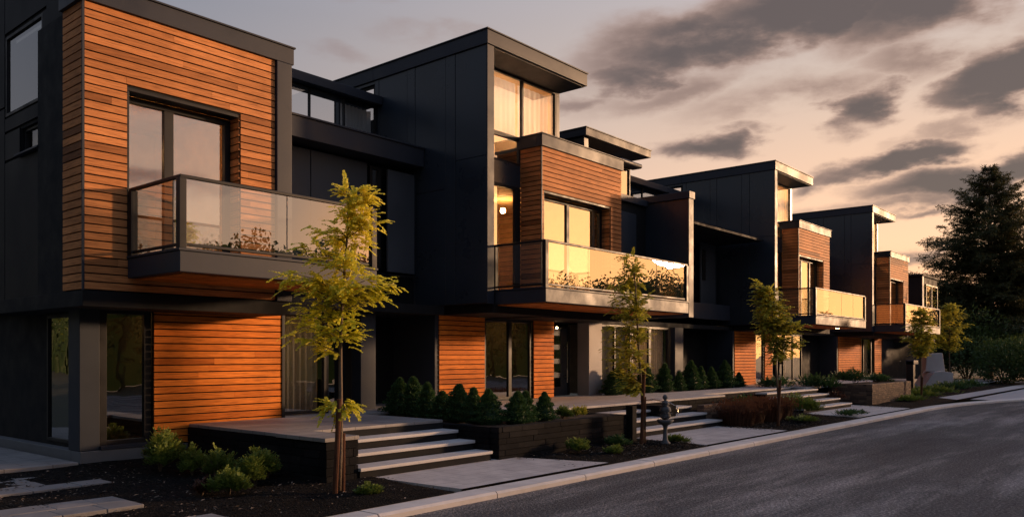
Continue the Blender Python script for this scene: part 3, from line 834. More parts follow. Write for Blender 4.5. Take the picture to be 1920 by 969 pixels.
def steps(root, x0, x1, yf, n, run, z0, z1, side=.0):
    h = (z1 - z0) / n
    for k in range(n):
        y = yf + k * run; z = z0 + (k + 1) * h
        if k < n - 1 or True:
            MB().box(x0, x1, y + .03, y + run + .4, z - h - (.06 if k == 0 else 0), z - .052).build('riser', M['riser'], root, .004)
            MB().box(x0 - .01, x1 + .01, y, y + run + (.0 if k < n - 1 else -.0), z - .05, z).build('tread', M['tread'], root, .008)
t1 = thing('terrace', (8.4, 11, .15), 'raised paved terrace before the nearest house, with black block walls and three pale steps', 'terrace')
mb = MB().box(6.72, 10.0, 10.02, 12.55, .70, .75).box(8.6, 12.9, 12.552, 15, .69, .745); mb.box(10.0, 12.9, 12.3, 12.55, .70, .75)
mb.box(6.66, 7.24, 8.88, 10.018, .70, .755)
mb.build('paving', M['deckstone'], t1, .006)
mb = MB(); block_wall(mb, 'y', 8.9, 12.55, 6.70, 6.95, .12, .698, seed=1, bh=.115, bl=.5); block_wall(mb, 'x', 6.955, 7.24, 8.9, 9.2, .12, .698, seed=2, bh=.115)
mb.box(7.0, 10.0, 10.05, 12.5, .1, .69, .2); mb.box(6.955, 7.22, 9.21, 10.04, .1, .69, .2)
mb.build('block_wall', M['block'], t1, .005)
steps(t1, 7.25, 9.98, 8.85, 3, .39, .15, .60)
MB().box(7.25, 10.0, 10.022 - .01, 10.05, .60, .698).build('riser', M['riser'], t1)

pl1 = thing('planter', (12, 9.5, .15), 'long dark block planter holding the row of dwarf conifers, right of the nearest steps', 'planter')
mb = MB(); block_wall(mb, 'x', 10.08, 14.0, 8.8, 9.0, .1, .68, seed=3, bh=.097, bl=.55); block_wall(mb, 'y', 9.0, 12.3, 10.03, 10.2, .1, .68, seed=4, bh=.097, bl=.55)
block_wall(mb, 'y', 9.0, 10.3, 13.85, 14.0, .1, .68, seed=5, bh=.097)
mb.build('block_wall', M['block'], pl1, .005)
mb = MB(); nx = 40
for i in range(nx):
    for j in range(30):
        x0_, x1_ = 10.2 + 3.65 * i / nx, 10.2 + 3.65 * (i + 1) / nx; y0_, y1_ = 9.0 + 4.1 * j / 30, 9.0 + 4.1 * (j + 1) / 30
        if x0_ > 11.4 and y0_ > 10.25: continue
        f = lambda x, y: .655 + .05 * mnoise.noise(Vector((x * 2.5, y * 2.5, 7)))
        mb.face([(x0_, y0_, f(x0_, y0_)), (x1_, y0_, f(x1_, y0_)), (x1_, y1_, f(x1_, y1_)), (x0_, y1_, f(x0_, y1_))], .5)
M['soil'] = plain('planter_soil', (.05, .032, .02), .95, var=.5, vscale=30, bstr=1, bscale=45, bdist=.02)
mb.build('soil', M['soil'], pl1)

t2 = thing('terrace', (18, 11.5, .15), 'pale paved terrace before the second house, with steps beside the grey stone ornament', 'terrace')
mb = MB().box(11.42, 21.5, 10.27, 13.2, .70, .752); mb.box(21.5, 28.2, 11.0, 12.3, .70, .752); mb.build('paving', M['path'], t2, .006)
steps(t2, 14.6, 18.6, 8.95, 3, .42, .14, .60)
mb = MB(); block_wall(mb, 'x', 14.05, 21.5, 10.28, 10.4, .1, .698, seed=7, bh=.12); block_wall(mb, 'y', 9.35, 10.27, 16.6, 17.0, .45, .70, seed=8, bh=.12)
mb.build('block_wall', M['block'], t2, .005)
mb = MB(); block_wall(mb, 'x', 18.7, 21.8, 9.5, 9.7, .1, .62, seed=12, bh=.09); mb.build('brick_wall', M['brick'], t2, .004)
MB().tube([(17.35, 9.5, .30), (17.35, 9.5, .62), (17.32, 9.7, .74), (17.25, 10.1, .80), (17.2, 10.4, .76)], .014, 8).build('grab_rail', M['handle'], t2, smooth=True)
post = MB().box(14.04, 14.2, 8.7, 8.86, .1, .85); tag(post.build('timber_post', M['riser'], None, .006), 'short square timber post at the right end of the long dark planter', 'post')
t3 = thing('terrace', (27, 11.5, .15), 'distant terrace with four pale steps in front of the third house', 'terrace')
mb = MB().box(28.3, 39.4, 10.5, 13.2, .70, .752); mb.build('paving', M['path'], t3, .006)
steps(t3, 24.0, 28.3, 8.95, 4, .38, .14, .72)
mb = MB(); block_wall(mb, 'x', 21.8, 39.4, 10.9, 11.0, .1, .698, seed=9, bh=.12); mb.build('block_wall', M['block'], t3)
pl3 = thing('planter', (32, 9, .15), 'low brown brick planter wall beyond the distant steps', 'planter')
mb = MB(); block_wall(mb, 'x', 30.0, 35.0, 8.8, 9.0, .08, .86, seed=10, bh=.07, bl=.24); block_wall(mb, 'y', 9.0, 10.2, 30.0, 30.2, .08, .86, seed=11, bh=.07, bl=.24); block_wall(mb, 'y', 9.0, 10.2, 34.8, 35.0, .08, .86, seed=13, bh=.07, bl=.24)
mb.build('brick_wall', M['brick'], pl3, .004)
mb = MB(); mb.box(30.2, 34.8, 9.0, 10.4, .5, .8); mb.build('soil', M['soil'], pl3)
t4 = thing('terrace', (48, 11.5, .2), 'pale stone entrance landing before the farthest house', 'terrace')
mb = MB().box(42, 47.5, 11.6, 13.3, .3, .62).box(42, 48.2, 11.2, 11.6, .2, .42); mb.build('landing', M['white'], t4, .02)

# ================================================================== PLANTS
def leaflet(mb, c, d, n, L, W, r):
    """rhombic leaf from c along d"""
    s = d.cross(n).normalized() * W
    mb.face([c, c + d * L * .45 + s, c + d * L, c + d * L * .45 - s], r)

def spray(mb, c, d, L, rr, leaf=.05, wid=.014, step=.028, droop=.35, rbase=.5):
    """pinnate twig: paired leaflets along a drooping axis"""
    d = d.normalized(); n = max(3, int(L / step)); p = Vector(c)
    up = Vector((0, 0, 1))
    for k in range(n):
        t = k / n
        d = (d + Vector((0, 0, -droop / n)) + Vector((rr.gauss(0, .03), rr.gauss(0, .03), rr.gauss(0, .02)))).normalized()
        p = p + d * step
        side = d.cross(up)
        if side.length < .1: side = Vector((1, 0, 0))
        side.normalize(); nn = side.cross(d).normalized()
        ll = leaf * (1 - .55 * t) * rr.uniform(.75, 1.2)
        for s in (-1, 1):
            dd = (d * .75 + side * s * rr.uniform(.5, 1.) + up * rr.uniform(-.35, .15)).normalized()
            leaflet(mb, p, dd, (nn + Vector((rr.gauss(0, .35), rr.gauss(0, .35), rr.gauss(0, .35)))).normalized(), ll, wid * rr.uniform(.7, 1.2), min(1, max(0, rbase + rr.gauss(0, .2))))
    return p

UR = Vector((.645, -.764, 0))   # across the view
UF = Vector((.764, .645, 0))

def street_tree(base, H, tiers, trunk_top, seed, label, mleaf='leafgold', stake=True, sc=1., dens=1., leaf=.055, stakeh=1.15, stakes2=True, ns=15, group='young street trees along the beds', stake_label=None, cat='tree'):
    """tiers: (height, (x0, x1) reach across, depth reach, n sprays)"""
    rr = random.Random(seed)
    t = thing('street_tree', base, label, cat, group)
    bz = base[2]; B = Vector(base)
    tr = MB(); pts_ = []; rad = []
    for k in range(9):
        q = k / 8; pts_.append(B + UR * (trunk_top[0] * q ** 1.6 + .015 * math.sin(q * 9)) + UF * (.02 * math.sin(q * 7)) + Vector((0, 0, H * q))); rad.append(.03 * sc * (1 - .8 * q) + .003)
    tr.tube(pts_, rad, 8)
    def trunk_at(h):
        q = max(0, min(1, h / H)); k = min(7, int(q * 8)); f = q * 8 - k
        return pts_[k].lerp(pts_[k + 1], f)
    lf = MB(); br = tr
    for (h, xr_, dr, n, rb) in tiers:
        n = int(n * dens)
        nb = max(3, n // 6)
        for b in range(nb):
            # branch in an uneven direction
            u = xr_[0] + (xr_[1] - xr_[0]) * (b + rr.random()) / nb; w = rr.uniform(-dr, dr) * (1 - .5 * abs(u) / max(.01, max(abs(xr_[0]), abs(xr_[1]))))
            hh = h + rr.uniform(-.10, .10)
            tip = B + UR * u + UF * w + Vector((0, 0, hh))
            ln = (Vector((u, w, 0))).length
            o = trunk_at(max(H * .3, hh - .25 * ln - .08))
            mid = o.lerp(tip, .5) + Vector((0, 0, .06 * ln))
            br.tube([o, mid, tip], [.009 * sc, .006 * sc, .002], 5)
            for s in range(ns):
                q = rr.random() ** .75
                c = (o.lerp(mid, q * 2) if q < .5 else mid.lerp(tip, q * 2 - 1))
                outd = (tip - o); outd.z *= .3
                if outd.length < .01: outd = Vector((1, 0, 0))
                outd.normalize()
                d = outd * rr.uniform(.3, 1) + UR * rr.gauss(0, .5) + UF * rr.gauss(0, .5) + Vector((0, 0, rr.uniform(-.25, .4)))
                c = c + Vector((rr.gauss(0, .03), rr.gauss(0, .03), rr.gauss(0, .03))) * sc
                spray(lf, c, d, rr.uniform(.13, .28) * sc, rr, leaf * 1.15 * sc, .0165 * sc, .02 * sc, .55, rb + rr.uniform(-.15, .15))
    tp = tr.build('trunk', M['bark'], t, smooth=True)
    lf.build('crown', M[mleaf], t)
    if stake:
        s = MB()
        s.tube([B + UR * -.035 + UF * -.05 + Vector((0, 0, -.05)), B + UR * .02 + UF * -.05 + Vector((0, 0, stakeh))], .034, 10)
        if stakes2: s.tube([B + UR * .045 + UF * .06 + Vector((0, 0, -.05)), B + UR * .05 + UF * .05 + Vector((0, 0, stakeh * .62))], .026, 10)
        so = s.build('tree_stake', M['stake'], None, 0); 
        tag(so, stake_label or 'brown timber stake holding ' + label[:40], 'stake', 'tree stakes')
    return t

street_tree((6.42, 8.28, .16), 3.72, [
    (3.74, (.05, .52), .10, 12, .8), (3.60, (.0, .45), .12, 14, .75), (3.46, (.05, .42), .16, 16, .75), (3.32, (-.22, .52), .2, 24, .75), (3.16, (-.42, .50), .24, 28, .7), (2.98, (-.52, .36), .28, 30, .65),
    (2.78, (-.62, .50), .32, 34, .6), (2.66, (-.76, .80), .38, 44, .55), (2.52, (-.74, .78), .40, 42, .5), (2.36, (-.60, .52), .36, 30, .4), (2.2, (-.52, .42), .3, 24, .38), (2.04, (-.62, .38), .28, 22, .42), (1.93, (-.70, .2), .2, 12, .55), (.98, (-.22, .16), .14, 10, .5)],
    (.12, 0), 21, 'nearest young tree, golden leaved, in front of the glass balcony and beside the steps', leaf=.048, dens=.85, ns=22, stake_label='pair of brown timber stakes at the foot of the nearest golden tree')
street_tree((13.85, 8.35, .15), 3.55, [
    (3.55, (-.45, -.12), .12, 16, .5), (3.3, (-.55, .0), .2, 26, .5), (3.05, (-.62, .0), .25, 30, .5), (2.8, (-.62, .08), .3, 36, .5), (2.55, (-.68, .18), .3, 36, .5), (2.3, (-.7, .12), .3, 36, .5), (2.05, (-.75, .1), .3, 30, .6),
    (1.8, (-.78, .02), .3, 30, .7), (1.55, (-.7, .0), .3, 30, .7), (1.3, (-.6, -.05), .25, 26, .6), (1.05, (-.5, -.1), .2, 20, .5)],
    (-.2, 0), 22, 'sparse olive green young tree in front of the second balcony, behind a dark stake', 'leafolive', leaf=.058, dens=1.15, stakeh=1.45, stake_label='dark slim stake of the sparse olive tree near the grey bird bath')
street_tree((19.6, 7.95, .14), 3.45, [
    (3.45, (-.65, -.3), .15, 18, .6), (3.25, (-.66, -.1), .2, 27, .55), (3.0, (-.62, .1), .3, 36, .5), (2.8, (-.6, .2), .35, 36, .5), (2.55, (-.6, .45), .35, 45, .5), (2.35, (-.5, .62), .35, 45, .5), (2.15, (-.4, .6), .35, 40, .4), (1.95, (-.3, .5), .3, 34, .4), (1.75, (-.2, .35), .25, 20, .4)],
    (-.25, 0), 23, 'dense green young tree before the dark side wall of the third house', 'leafolive', leaf=.064, dens=1.4, stakes2=False, stakeh=1.12, stake_label='single short dark stake beside the red ornamental grass')
def round_tree(base, H, w, z0, seed, label, mleaf, stake=False, sl=None, dens=1.):
    rr = random.Random(seed); ti = []
    n = max(5, int((H - z0) / .22))
    for k in range(n):
        q = (k + .5) / n; ww = w * math.sin(math.pi * (.12 + .80 * q)) * rr.uniform(.8, 1.1)
        ti.append((z0 + (H - z0) * q, (-ww, ww), ww * .8, 30, .5 + .2 * q))
    return street_tree(base, H, ti, (0, 0), seed, label, mleaf, stake=stake, leaf=.075, sc=1.25, dens=dens, stakeh=.9, stakes2=False, stake_label=sl)
round_tree((34.9, 8.4, .12), 3.55, .56, 1.75, 31, 'young tree with drooping golden fronds next to the dark mailbox pillar', 'leafolive', True, 'thin stake of the drooping tree beside the mailbox pillar')
round_tree((50.5, 11.9, .2), 4.0, .95, 2.0, 32, 'bushy yellow green young tree directly before the pale concrete retaining block', 'leafgold')
round_tree((51.4, 10.9, .2), 4.6, 1.05, 2.0, 33, 'tallest of the far yellow green trees, standing in front of the big fir', 'leafolive')

# bare leaning trunk
t = thing('bare_tree', (47., 11.3, .2), 'thin bare leaning tree trunk by the end of the last balcony', 'tree')
B = Vector((47., 11.3, .2)); mb = MB().tube([B, B + UR * .12 + Vector((0, 0, 1)), B + UR * .42 + Vector((0, 0, 2.4)), B + UR * .5 + Vector((0, 0, 5.2))], [.13, .10, .07, .03], 8); mb.build('trunk', M['bark'], t, smooth=True)
mb = MB(); rr = random.Random(4)
for k in range(26): spray(mb, B + UR * (.45 + rr.gauss(0, .12)) + UF * rr.gauss(0, .2) + Vector((0, 0, rr.uniform(4.3, 5.5))), Vector((rr.gauss(0, 1), rr.gauss(0, 1), .1)), .35, rr, .08, .02, .04)
mb.build('crown', M['leafolive'], t)

# dwarf conifers
def dwarf_mesh(seed, h=.75, w=.30, n=2600):
    rr = random.Random(seed); mb = MB()
    mb.lathe((0, 0, 0), [(w * .55, .02), (w * .62, h * .2), (w * .45, h * .5), (w * .2, h * .8), (.01, h * .95)], 9, r=0)
    for k in range(n):
        q = rr.random() ** 1.25; z = h * q
        lump = 1 + .16 * math.sin(5 * q * 6 + seed) 
        prof = w * (min(1, (q + .08) * 5)) * (1 - q) ** .72 * lump
        a = rr.uniform(0, 2 * math.pi); rad = prof * rr.uniform(.55, 1.08) * (1 + .12 * math.sin(3 * a + seed))
        c = Vector((rad * math.cos(a), rad * math.sin(a), z))
        d = Vector((math.cos(a) * .7, math.sin(a) * .7, rr.uniform(.5, 1.4))).normalized()
        for s in range(3):
            dd = (d + Vector((rr.gauss(0, .35), rr.gauss(0, .35), rr.gauss(0, .25)))).normalized()
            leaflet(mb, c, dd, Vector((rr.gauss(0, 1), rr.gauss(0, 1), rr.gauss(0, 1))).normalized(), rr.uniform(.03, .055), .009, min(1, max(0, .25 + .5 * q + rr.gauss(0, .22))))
    return mb
protos = []
def place_dwarf(x, y, z, s, k, label, group):
    if len(protos) < 3:
        t = thing('dwarf_conifer', (0, 0, 0), label, 'shrub', group)
        dwarf_mesh(len(protos) + 3).build('foliage', M['leafcone'], t)
        MB().tube([(0, 0, -.03), (0, 0, .3)], .015, 6).build('stem', M['bark'], t)
        protos.append(t)
    else:
        src = protos[k % 3]; t = src.copy(); COL.objects.link(t)
        for ch in src.children:
            c = ch.copy(); c.parent = t; COL.objects.link(c)
        tag(t, label, 'shrub', group)
    t.location = (x, y, z); t.scale = (s[0], s[0], s[1]); t.rotation_euler = (rng.uniform(-.07, .07), rng.uniform(-.07, .07), rng.uniform(0, 6.28)); t.scale.z *= rng.uniform(.86, 1.14)
ordw = ['first', 'second', 'third', 'fourth', 'fifth', 'sixth', 'seventh', 'eighth', 'ninth', 'tenth', 'eleventh', 'twelfth']
row = [(11.0, 12.25, 1.05), (10.95, 11.75, .95), (10.85, 11.25, .95), (10.75, 10.78, .92), (10.68, 10.32, .96), (10.6, 9.88, .88), (10.55, 9.42, .92)]
for k, (x, y, s) in enumerate(row):
    place_dwarf(x, y, .65, ((1.12 + .12 * math.sin(k * 2.1)) * s, s * (1 + .1 * math.sin(k * 3.7))), k, f'{ordw[k]} pointed conifer of the long planter row, counted from the dark house wall', 'dwarf conifers in the long planter')
for k, (x, y, s) in enumerate([(11.0, 9.2, .82), (11.4, 9.35, .74), (11.85, 9.25, .66)]):
    place_dwarf(x, y, .65, (1.0 * s * 1.25, s), k + 1, f'{["nearest", "middle", "farthest"][k]} small rounded conifer behind the front wall of the long planter', 'dwarf conifers in the long planter')
px_row = [19.25, 19.75, 20.4, 21.15, 22.0, 22.9, 23.8, 24.7, 25.6, 26.5, 27.4]
for k, x in enumerate(px_row):
    s = 1.0 + .25 * math.sin(k * 2.3)
    place_dwarf(x, 12.62 + .1 * math.sin(k), .74, (s * 1.1, s), k, f'{ordw[k]} small conifer before the curtained windows, counting away from the front door', 'small conifers before the curtained windows')

# loose shrubs
def shrub(x, y, z, w, h, seed, label, m='leafshrub', n=420, leaf=.04, group='shrubs in the mulch beds', core=True, upright=.6):
    rr = random.Random(seed)
    t = thing('shrub', (x, y, z), label, 'shrub', group); mb = MB(); st = MB()
    lob = [(rr.uniform(0, 6.28), rr.uniform(.35, .6) * w, rr.uniform(.55, .9)) for _ in range(5)] + [(0, 0, 1.)]
    for k in range(n):
        a0, r0, hh = rr.choice(lob)
        cx, cy = x + r0 * math.cos(a0), y + r0 * math.sin(a0)
        ph = math.acos(1 - rr.random() * 1.1) if True else 0; a = rr.uniform(0, 6.28); R0 = w * .52; q = rr.uniform(.45, 1.0)
        c = Vector((cx + R0 * q * math.sin(ph) * math.cos(a), cy + R0 * q * math.sin(ph) * math.sin(a), z + max(.01, h * hh * (.45 + .55 * q * math.cos(ph)) - .02)))
        d = Vector((math.sin(ph) * math.cos(a), math.sin(ph) * math.sin(a), upright + rr.random() * .6))
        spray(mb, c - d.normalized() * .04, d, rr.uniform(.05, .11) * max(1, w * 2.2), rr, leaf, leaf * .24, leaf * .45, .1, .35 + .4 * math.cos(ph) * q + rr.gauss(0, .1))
    for k in range(8):
        a = rr.uniform(0, 6.28); st.tube([(x, y, z - .02), (x + w * .3 * math.cos(a), y + w * .3 * math.sin(a), z + h * .6)], [.008, .004], 5)
    mb.build('foliage', M[m], t); st.build('stems', M['bark'], t)
    return t
def bz(x, y): return bedz(x, y) + .015
for (x, y, w, h, s, lb, m, n) in [(a_[0], a_[1], a_[2] * 1.2, a_[3] * 1.08, a_[4], a_[5], a_[6], int(a_[7] * 1.7)) for a_ in [
    (5.55, 11.15, .28, .62, 1, 'tall leafy green shrub nearest the concrete plinth, left of the terrace wall', 'leafshrub', 600),
    (5.98, 11.75, .22, .50, 2, 'narrow shrub tucked between the plinth and the terrace wall', 'leafshrub', 350),
    (5.75, 10.65, .20, .42, 3, 'mid sized green shrub standing a step before the dark terrace wall', 'leafshrub', 320),
    (5.72, 9.95, .22, .46, 4, 'upright shrub in the middle of the clump by the terrace wall', 'leafshrub', 380),
    (5.98, 9.45, .26, .48, 5, 'rightmost shrub of the middle clump, in front of the dark terrace wall', 'leafshrub', 450),
    (5.4, 9.1, .24, .32, 6, 'low yellowish shrub in front of the clump, nearest the camera', 'leafshrub', 420),
    (6.36, 9.75, .16, .36, 7, 'small pointed shrub against the end of the terrace wall', 'leafshrub', 240),
    (5.15, 9.3, .13, .2, 8, 'small reddish plant beside the low yellowish shrub', 'grassred', 100),
    (6.62, 7.95, .17, .13, 9, 'flat ground hugging green shrub right of the staked golden tree', 'leafshrub', 200),
    (11.8, 8.42, .24, .26, 10, 'spreading shrub against the front of the long planter', 'leafshrub', 240),
    (13.2, 8.5, .26, .2, 11, 'low dark shrub before the far end of the long planter', 'leafcone', 240),
    (12.2, 7.9, .18, .15, 12, 'yellowish low shrub near the kerb, midway along the second bed', 'leafshrub', 200),
    (14.6, 8.0, .24, .15, 13, 'low green clump between the bird bath and the second path', 'leafshrub', 260),
    (12.5, 9.3, .2, .25, 14, 'light leafy shrub inside the long planter at its far end', 'leafshrub', 260),
    (13.1, 9.4, .2, .22, 15, 'pale feathery shrub spilling over the planter rim', 'leafolive', 160)]]:
    inside = 'planter rim' in lb or 'inside the long' in lb
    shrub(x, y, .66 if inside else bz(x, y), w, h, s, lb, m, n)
for (x, y, z, w, h, s, lb, m, n, lf) in [
    (22.6, 8.7, .15, .8, .62, 20, 'tall green bush between the red grass and the distant steps', 'leafshrub', 800, .06),
    (21.6, 9.7, .3, .6, .5, 21, 'dark bush behind the red ornamental grass', 'leafcone', 400, .06),
    (21.2, 7.9, .15, .5, .16, 22, 'low ground cover clump in front of the red grass', 'leafshrub', 300, .05),
    (24.3, 7.75, .15, .6, .15, 23, 'low green clump at the kerb before the distant steps', 'leafcone', 300, .05),
    (29.5, 10.6, .6, .9, .6, 24, 'broad dark evergreen shrub left of the low brick planter', 'leafcone', 600, .07),
    (32.0, 10.0, .75, .9, .6, 25, 'rounded evergreen shrub in the low brick planter below the lit timber wall', 'leafcone', 600, .07),
    (34.0, 9.8, .75, .7, .42, 26, 'lower shrub at the right of the low brick planter', 'leafcone', 400, .07),
    (28.0, 11.4, .6, .8, .55, 27, 'dark shrub under the second long dark wall', 'leafcone', 400, .07),
    (28.6, 9.6, .3, .5, .4, 28, 'reddish shrub at the right end of the distant steps', 'grassred', 300, .06),
    (33.5, 8.3, .14, .8, .22, 29, 'low shrub growing at the foot of the brick planter wall', 'leafshrub', 300, .06),
    (37.0, 8.9, .14, 1.0, .3, 30, 'brownish ground shrub below the drooping young tree', 'leafshrub', 400, .07),
    (40.5, 9.3, .14, 1.2, .38, 31, 'wide low shrub past the mailbox pillar', 'leafshrub', 400, .08),
    (44.0, 9.2, .16, 1.2, .4, 32, 'low dark shrub in the bed before the concrete sculpture', 'leafcone', 400, .08),
    (47.5, 9.3, .16, 1.2, .42, 33, 'low spreading shrub beneath the tallest far yellow tree', 'leafcone', 400, .08)]:
    shrub(x, y, z, w, h, s, lb, m, n, lf, group='shrubs in the far beds')

def grass_clump(x, y, z, w, h, seed, label, m='grassred', n=1500):
    rr = random.Random(seed); t = thing('ornamental_grass', (x, y, z), label, 'plant', 'red ornamental grasses'); mb = MB()
    for k in range(n):
        a = rr.uniform(0, 6.28); r0 = rr.random() ** .6 * w * .45; b = Vector((x + r0 * math.cos(a), y + r0 * math.sin(a), z))
        lean = Vector((math.cos(a), math.sin(a), 0)) * rr.uniform(.1, .5) * h + Vector((rr.gauss(0, .05), rr.gauss(0, .05), 0)); H = h * rr.uniform(.6, 1.05)
        tip = b + lean + Vector((0, 0, H)); mid = b + lean * .3 + Vector((0, 0, H * .6)); s = Vector((math.sin(a), -math.cos(a), 0)) * .006
        r = rr.random()
        mb.face([b - s, b + s, mid + s, mid - s], r); mb.face([mid - s, mid + s, tip], r)
        if k % 3 == 0: leaflet(mb, tip, Vector((0, 0, 1)), Vector((1, 0, 0)), .06, .012, 1)
    mb.build('blades', M[m], t); MB().lathe((x, y, z - .01), [(w * .3, 0), (w * .2, .05), (.01, .08)], 8).build('base_tuft', M[m], t)
for k, (x, y, w, h) in enumerate([(18.95, 8.75, .9, .5), (19.8, 8.9, 1.0, .55), (20.7, 8.8, 1.0, .58), (21.5, 8.8, .9, .52)]):
    grass_clump(x, y, .15, w, h, 60 + k, ['red brown grass clump nearest the second path', 'second red grass clump from the second path, behind its neighbour', 'red grass clump left of the single short stake', 'farthest red grass clump, beside the tall green bush'][k])

# bird bath / finial ornament
bb = thing('bird_bath', (14.2, 8.05, .12), 'grey cast stone ornament on a pedestal bowl beside the staked olive tree', 'garden ornament')
mb = MB().lathe((14.2, 8.05, .12), [(.10, 0), (.10, .03), (.05, .08), (.04, .3), (.05, .36), (.14, .42), (.17, .47), (.16, .48), (.05, .46)], 20)
mb.build('pedestal', M['stone_grey'], bb, smooth=True)
mb = MB().lathe((14.2, 8.05, .6), [(.04, 0), (.10, .04), (.11, .09), (.07, .14), (.12, .17), (.10, .24), (.05, .27), (.085, .30), (.06, .36), (.025, .38), (.045, .41), (.055, .44), (.04, .475), (.01, .49)], 18)
for k in range(60):
    a = rng.uniform(0, 6.28); z = rng.uniform(.62, .95); rr_ = .1 * (1.2 - (z - .6) * 1.6)
    leaflet(mb, Vector((14.2 + rr_ * math.cos(a), 8.05 + rr_ * math.sin(a), z)), Vector((math.cos(a), math.sin(a), -.1)).normalized(), Vector((0, 0, 1)), .06, .025, .5)
mb.build('finial', M['stone_grey'], bb, smooth=True)

# mailbox pillar
mbx = thing('mailbox_pillar', (40.2, 10.1, .15), 'dark upright mailbox pillar with overhanging top behind the brick planter', 'mailbox')
MB().box(39.95, 40.2, 9.95, 10.25, .1, 1.62).build('pillar', M['frame'], mbx, .02)
MB().box(39.95, 40.75, 9.93, 10.27, 1.45, 1.66).build('box', M['panel2'], mbx, .03)
MB().box(40.2, 40.5, 10.0, 10.2, .9, 1.449).build('newspaper_slot', M['frame'], mbx, .02)

# pale concrete sculpture / retaining piece
cs = thing('concrete_retaining_wall', (47.3, 11.0, .2), 'pale concrete retaining block with a swooping curved base by the far driveway', 'wall')
mb = MB(); n = 18; X0, Y0 = 46.6, 10.3
D = UF
prof = [(0, .2), (.0, .25)] + [(.1 + 1.1 * q / 12, .3 + .75 * math.sin(q / 12 * math.pi / 2) ** 1.3) for q in range(13)] + [(1.7, 1.08), (2.5, 1.0), (2.55, .2)]
O = Vector((44.6, 11.0, 0))
i = len(mb.v)
for (u, z) in prof:
    a = O + UR * (.35 + u * .62); mb.v.append((a.x, a.y, z)); b = a + UF * 1.2; mb.v.append((b.x, b.y, z))
m_ = len(prof)
for k in range(m_ - 1): mb.f.append((i + 2 * k, i + 2 * k + 2, i + 2 * k + 3, i + 2 * k + 1)); mb.r.append(.5)
mb.f.append(tuple(i + 2 * k for k in range(m_))[::-1]); mb.f.append(tuple(i + 2 * k + 1 for k in range(m_))); mb.r += [.5, .5]
mb.build('curved_base', M['white'], cs, .02)
mb = MB(); A = O + UR * .75 + UF * .5
tr_ = [(0, 1.05), (.12, 1.95), (1.3, 2.0), (1.5, 1.05)]
i = 0
for (u, z) in tr_:
    a = A + UR * (u * .68); mb.v.append((a.x, a.y, z)); b = a + UF * .5; mb.v.append((b.x, b.y, z))
for k in range(4): kk = (k + 1) % 4; mb.f.append((2 * k, 2 * kk, 2 * kk + 1, 2 * k + 1)); mb.r.append(.5)
mb.f += [(6, 4, 2, 0), (1, 3, 5, 7)]; mb.r += [.5, .5]
mb.build('upper_block', M['white'], cs, .03)

# big fir and backdrop conifers
def conifer(x, y, z, H, w, seed, label, whorls=34, per=7, m='leafpine', droop=.15, gap0=.12):
    rr = random.Random(seed); t = thing('fir_tree', (x, y, z), label, 'tree', 'conifers at the end of the street')
    B = Vector((x, y, z)); tr = MB(); tr.tube([B, B + Vector((.1, 0, H * .5)), B + Vector((0, 0, H * .98))], [H * .018, H * .011, .02], 9)
    lf = MB(); br = MB()
    for k in range(whorls):
        q = gap0 + (1 - gap0) * (k + rr.uniform(-.3, .3)) / whorls; q = min(.985, q); hz = H * q
        L0 = w * (1 - q) ** .86 * (.75 + .25 * math.sin(k * 1.7)) + .15
        for b in range(per):
            a = rr.uniform(0, 6.28); L = L0 * rr.uniform(.55, 1.15)
            out = Vector((math.cos(a), math.sin(a), 0)); p0 = B + Vector((0, 0, hz)); pts__ = [p0]
            rise = rr.uniform(-.05, .3) + .45 * q
            for s in range(1, 7):
                f = s / 6; pts__.append(p0 + out * L * f + Vector((0, 0, L * (rise * f - .35 * f * f * (1 - q)))))
            br.tube(pts__, [.03 * (1 - f_ / 6.5) * L0 / w * 1.6 + .006 for f_ in range(7)], 4)
            ns = int(6 + L * 8)
            for s in range(ns):
                f = rr.uniform(.15, 1.) ; i_ = min(5, int(f * 6)); c = pts__[i_].lerp(pts__[i_ + 1], f * 6 - i_)
                side = Vector((-out.y, out.x, 0)) * rr.choice((-1, 1))
                tw = (out * rr.uniform(.4, 1) + side * rr.uniform(.2, 1.1) + Vector((0, 0, rr.uniform(-.5, .25)))).normalized()
                TL = L * .32 * (1.15 - f) + .22
                e = c + tw * TL; nn = max(3, int(TL / .1))
                for g_ in range(nn):
                    u = (g_ + .5) / nn; pc = c.lerp(e, u)
                    for h_ in range(3):
                        dd = (tw * .8 + Vector((rr.gauss(0, .6), rr.gauss(0, .6), rr.gauss(0, .45)))).normalized()
                        leaflet(lf, pc, dd, Vector((rr.gauss(0, .5), rr.gauss(0, .5), 1)).normalized(), rr.uniform(.13, .24), .026, min(1, max(0, rr.gauss(.45, .25))))
    tr.build('trunk', M['bark'], t, smooth=True); br.build('branches', M['bark'], t); lf.build('crown', M[m], t)
conifer(68.6, 11.9, 0, 15.8, 10.5, 71, 'tall fir silhouetted against the sunset at the end of the houses', 46, 11)
conifer(84, 12., 0, 11.5, 5.5, 72, 'shorter dark conifer standing right of the tall fir', 22, 7)
conifer(83, 20, 0, 9.5, 5., 73, 'dark conifer half hidden behind the tall fir', 18, 7)

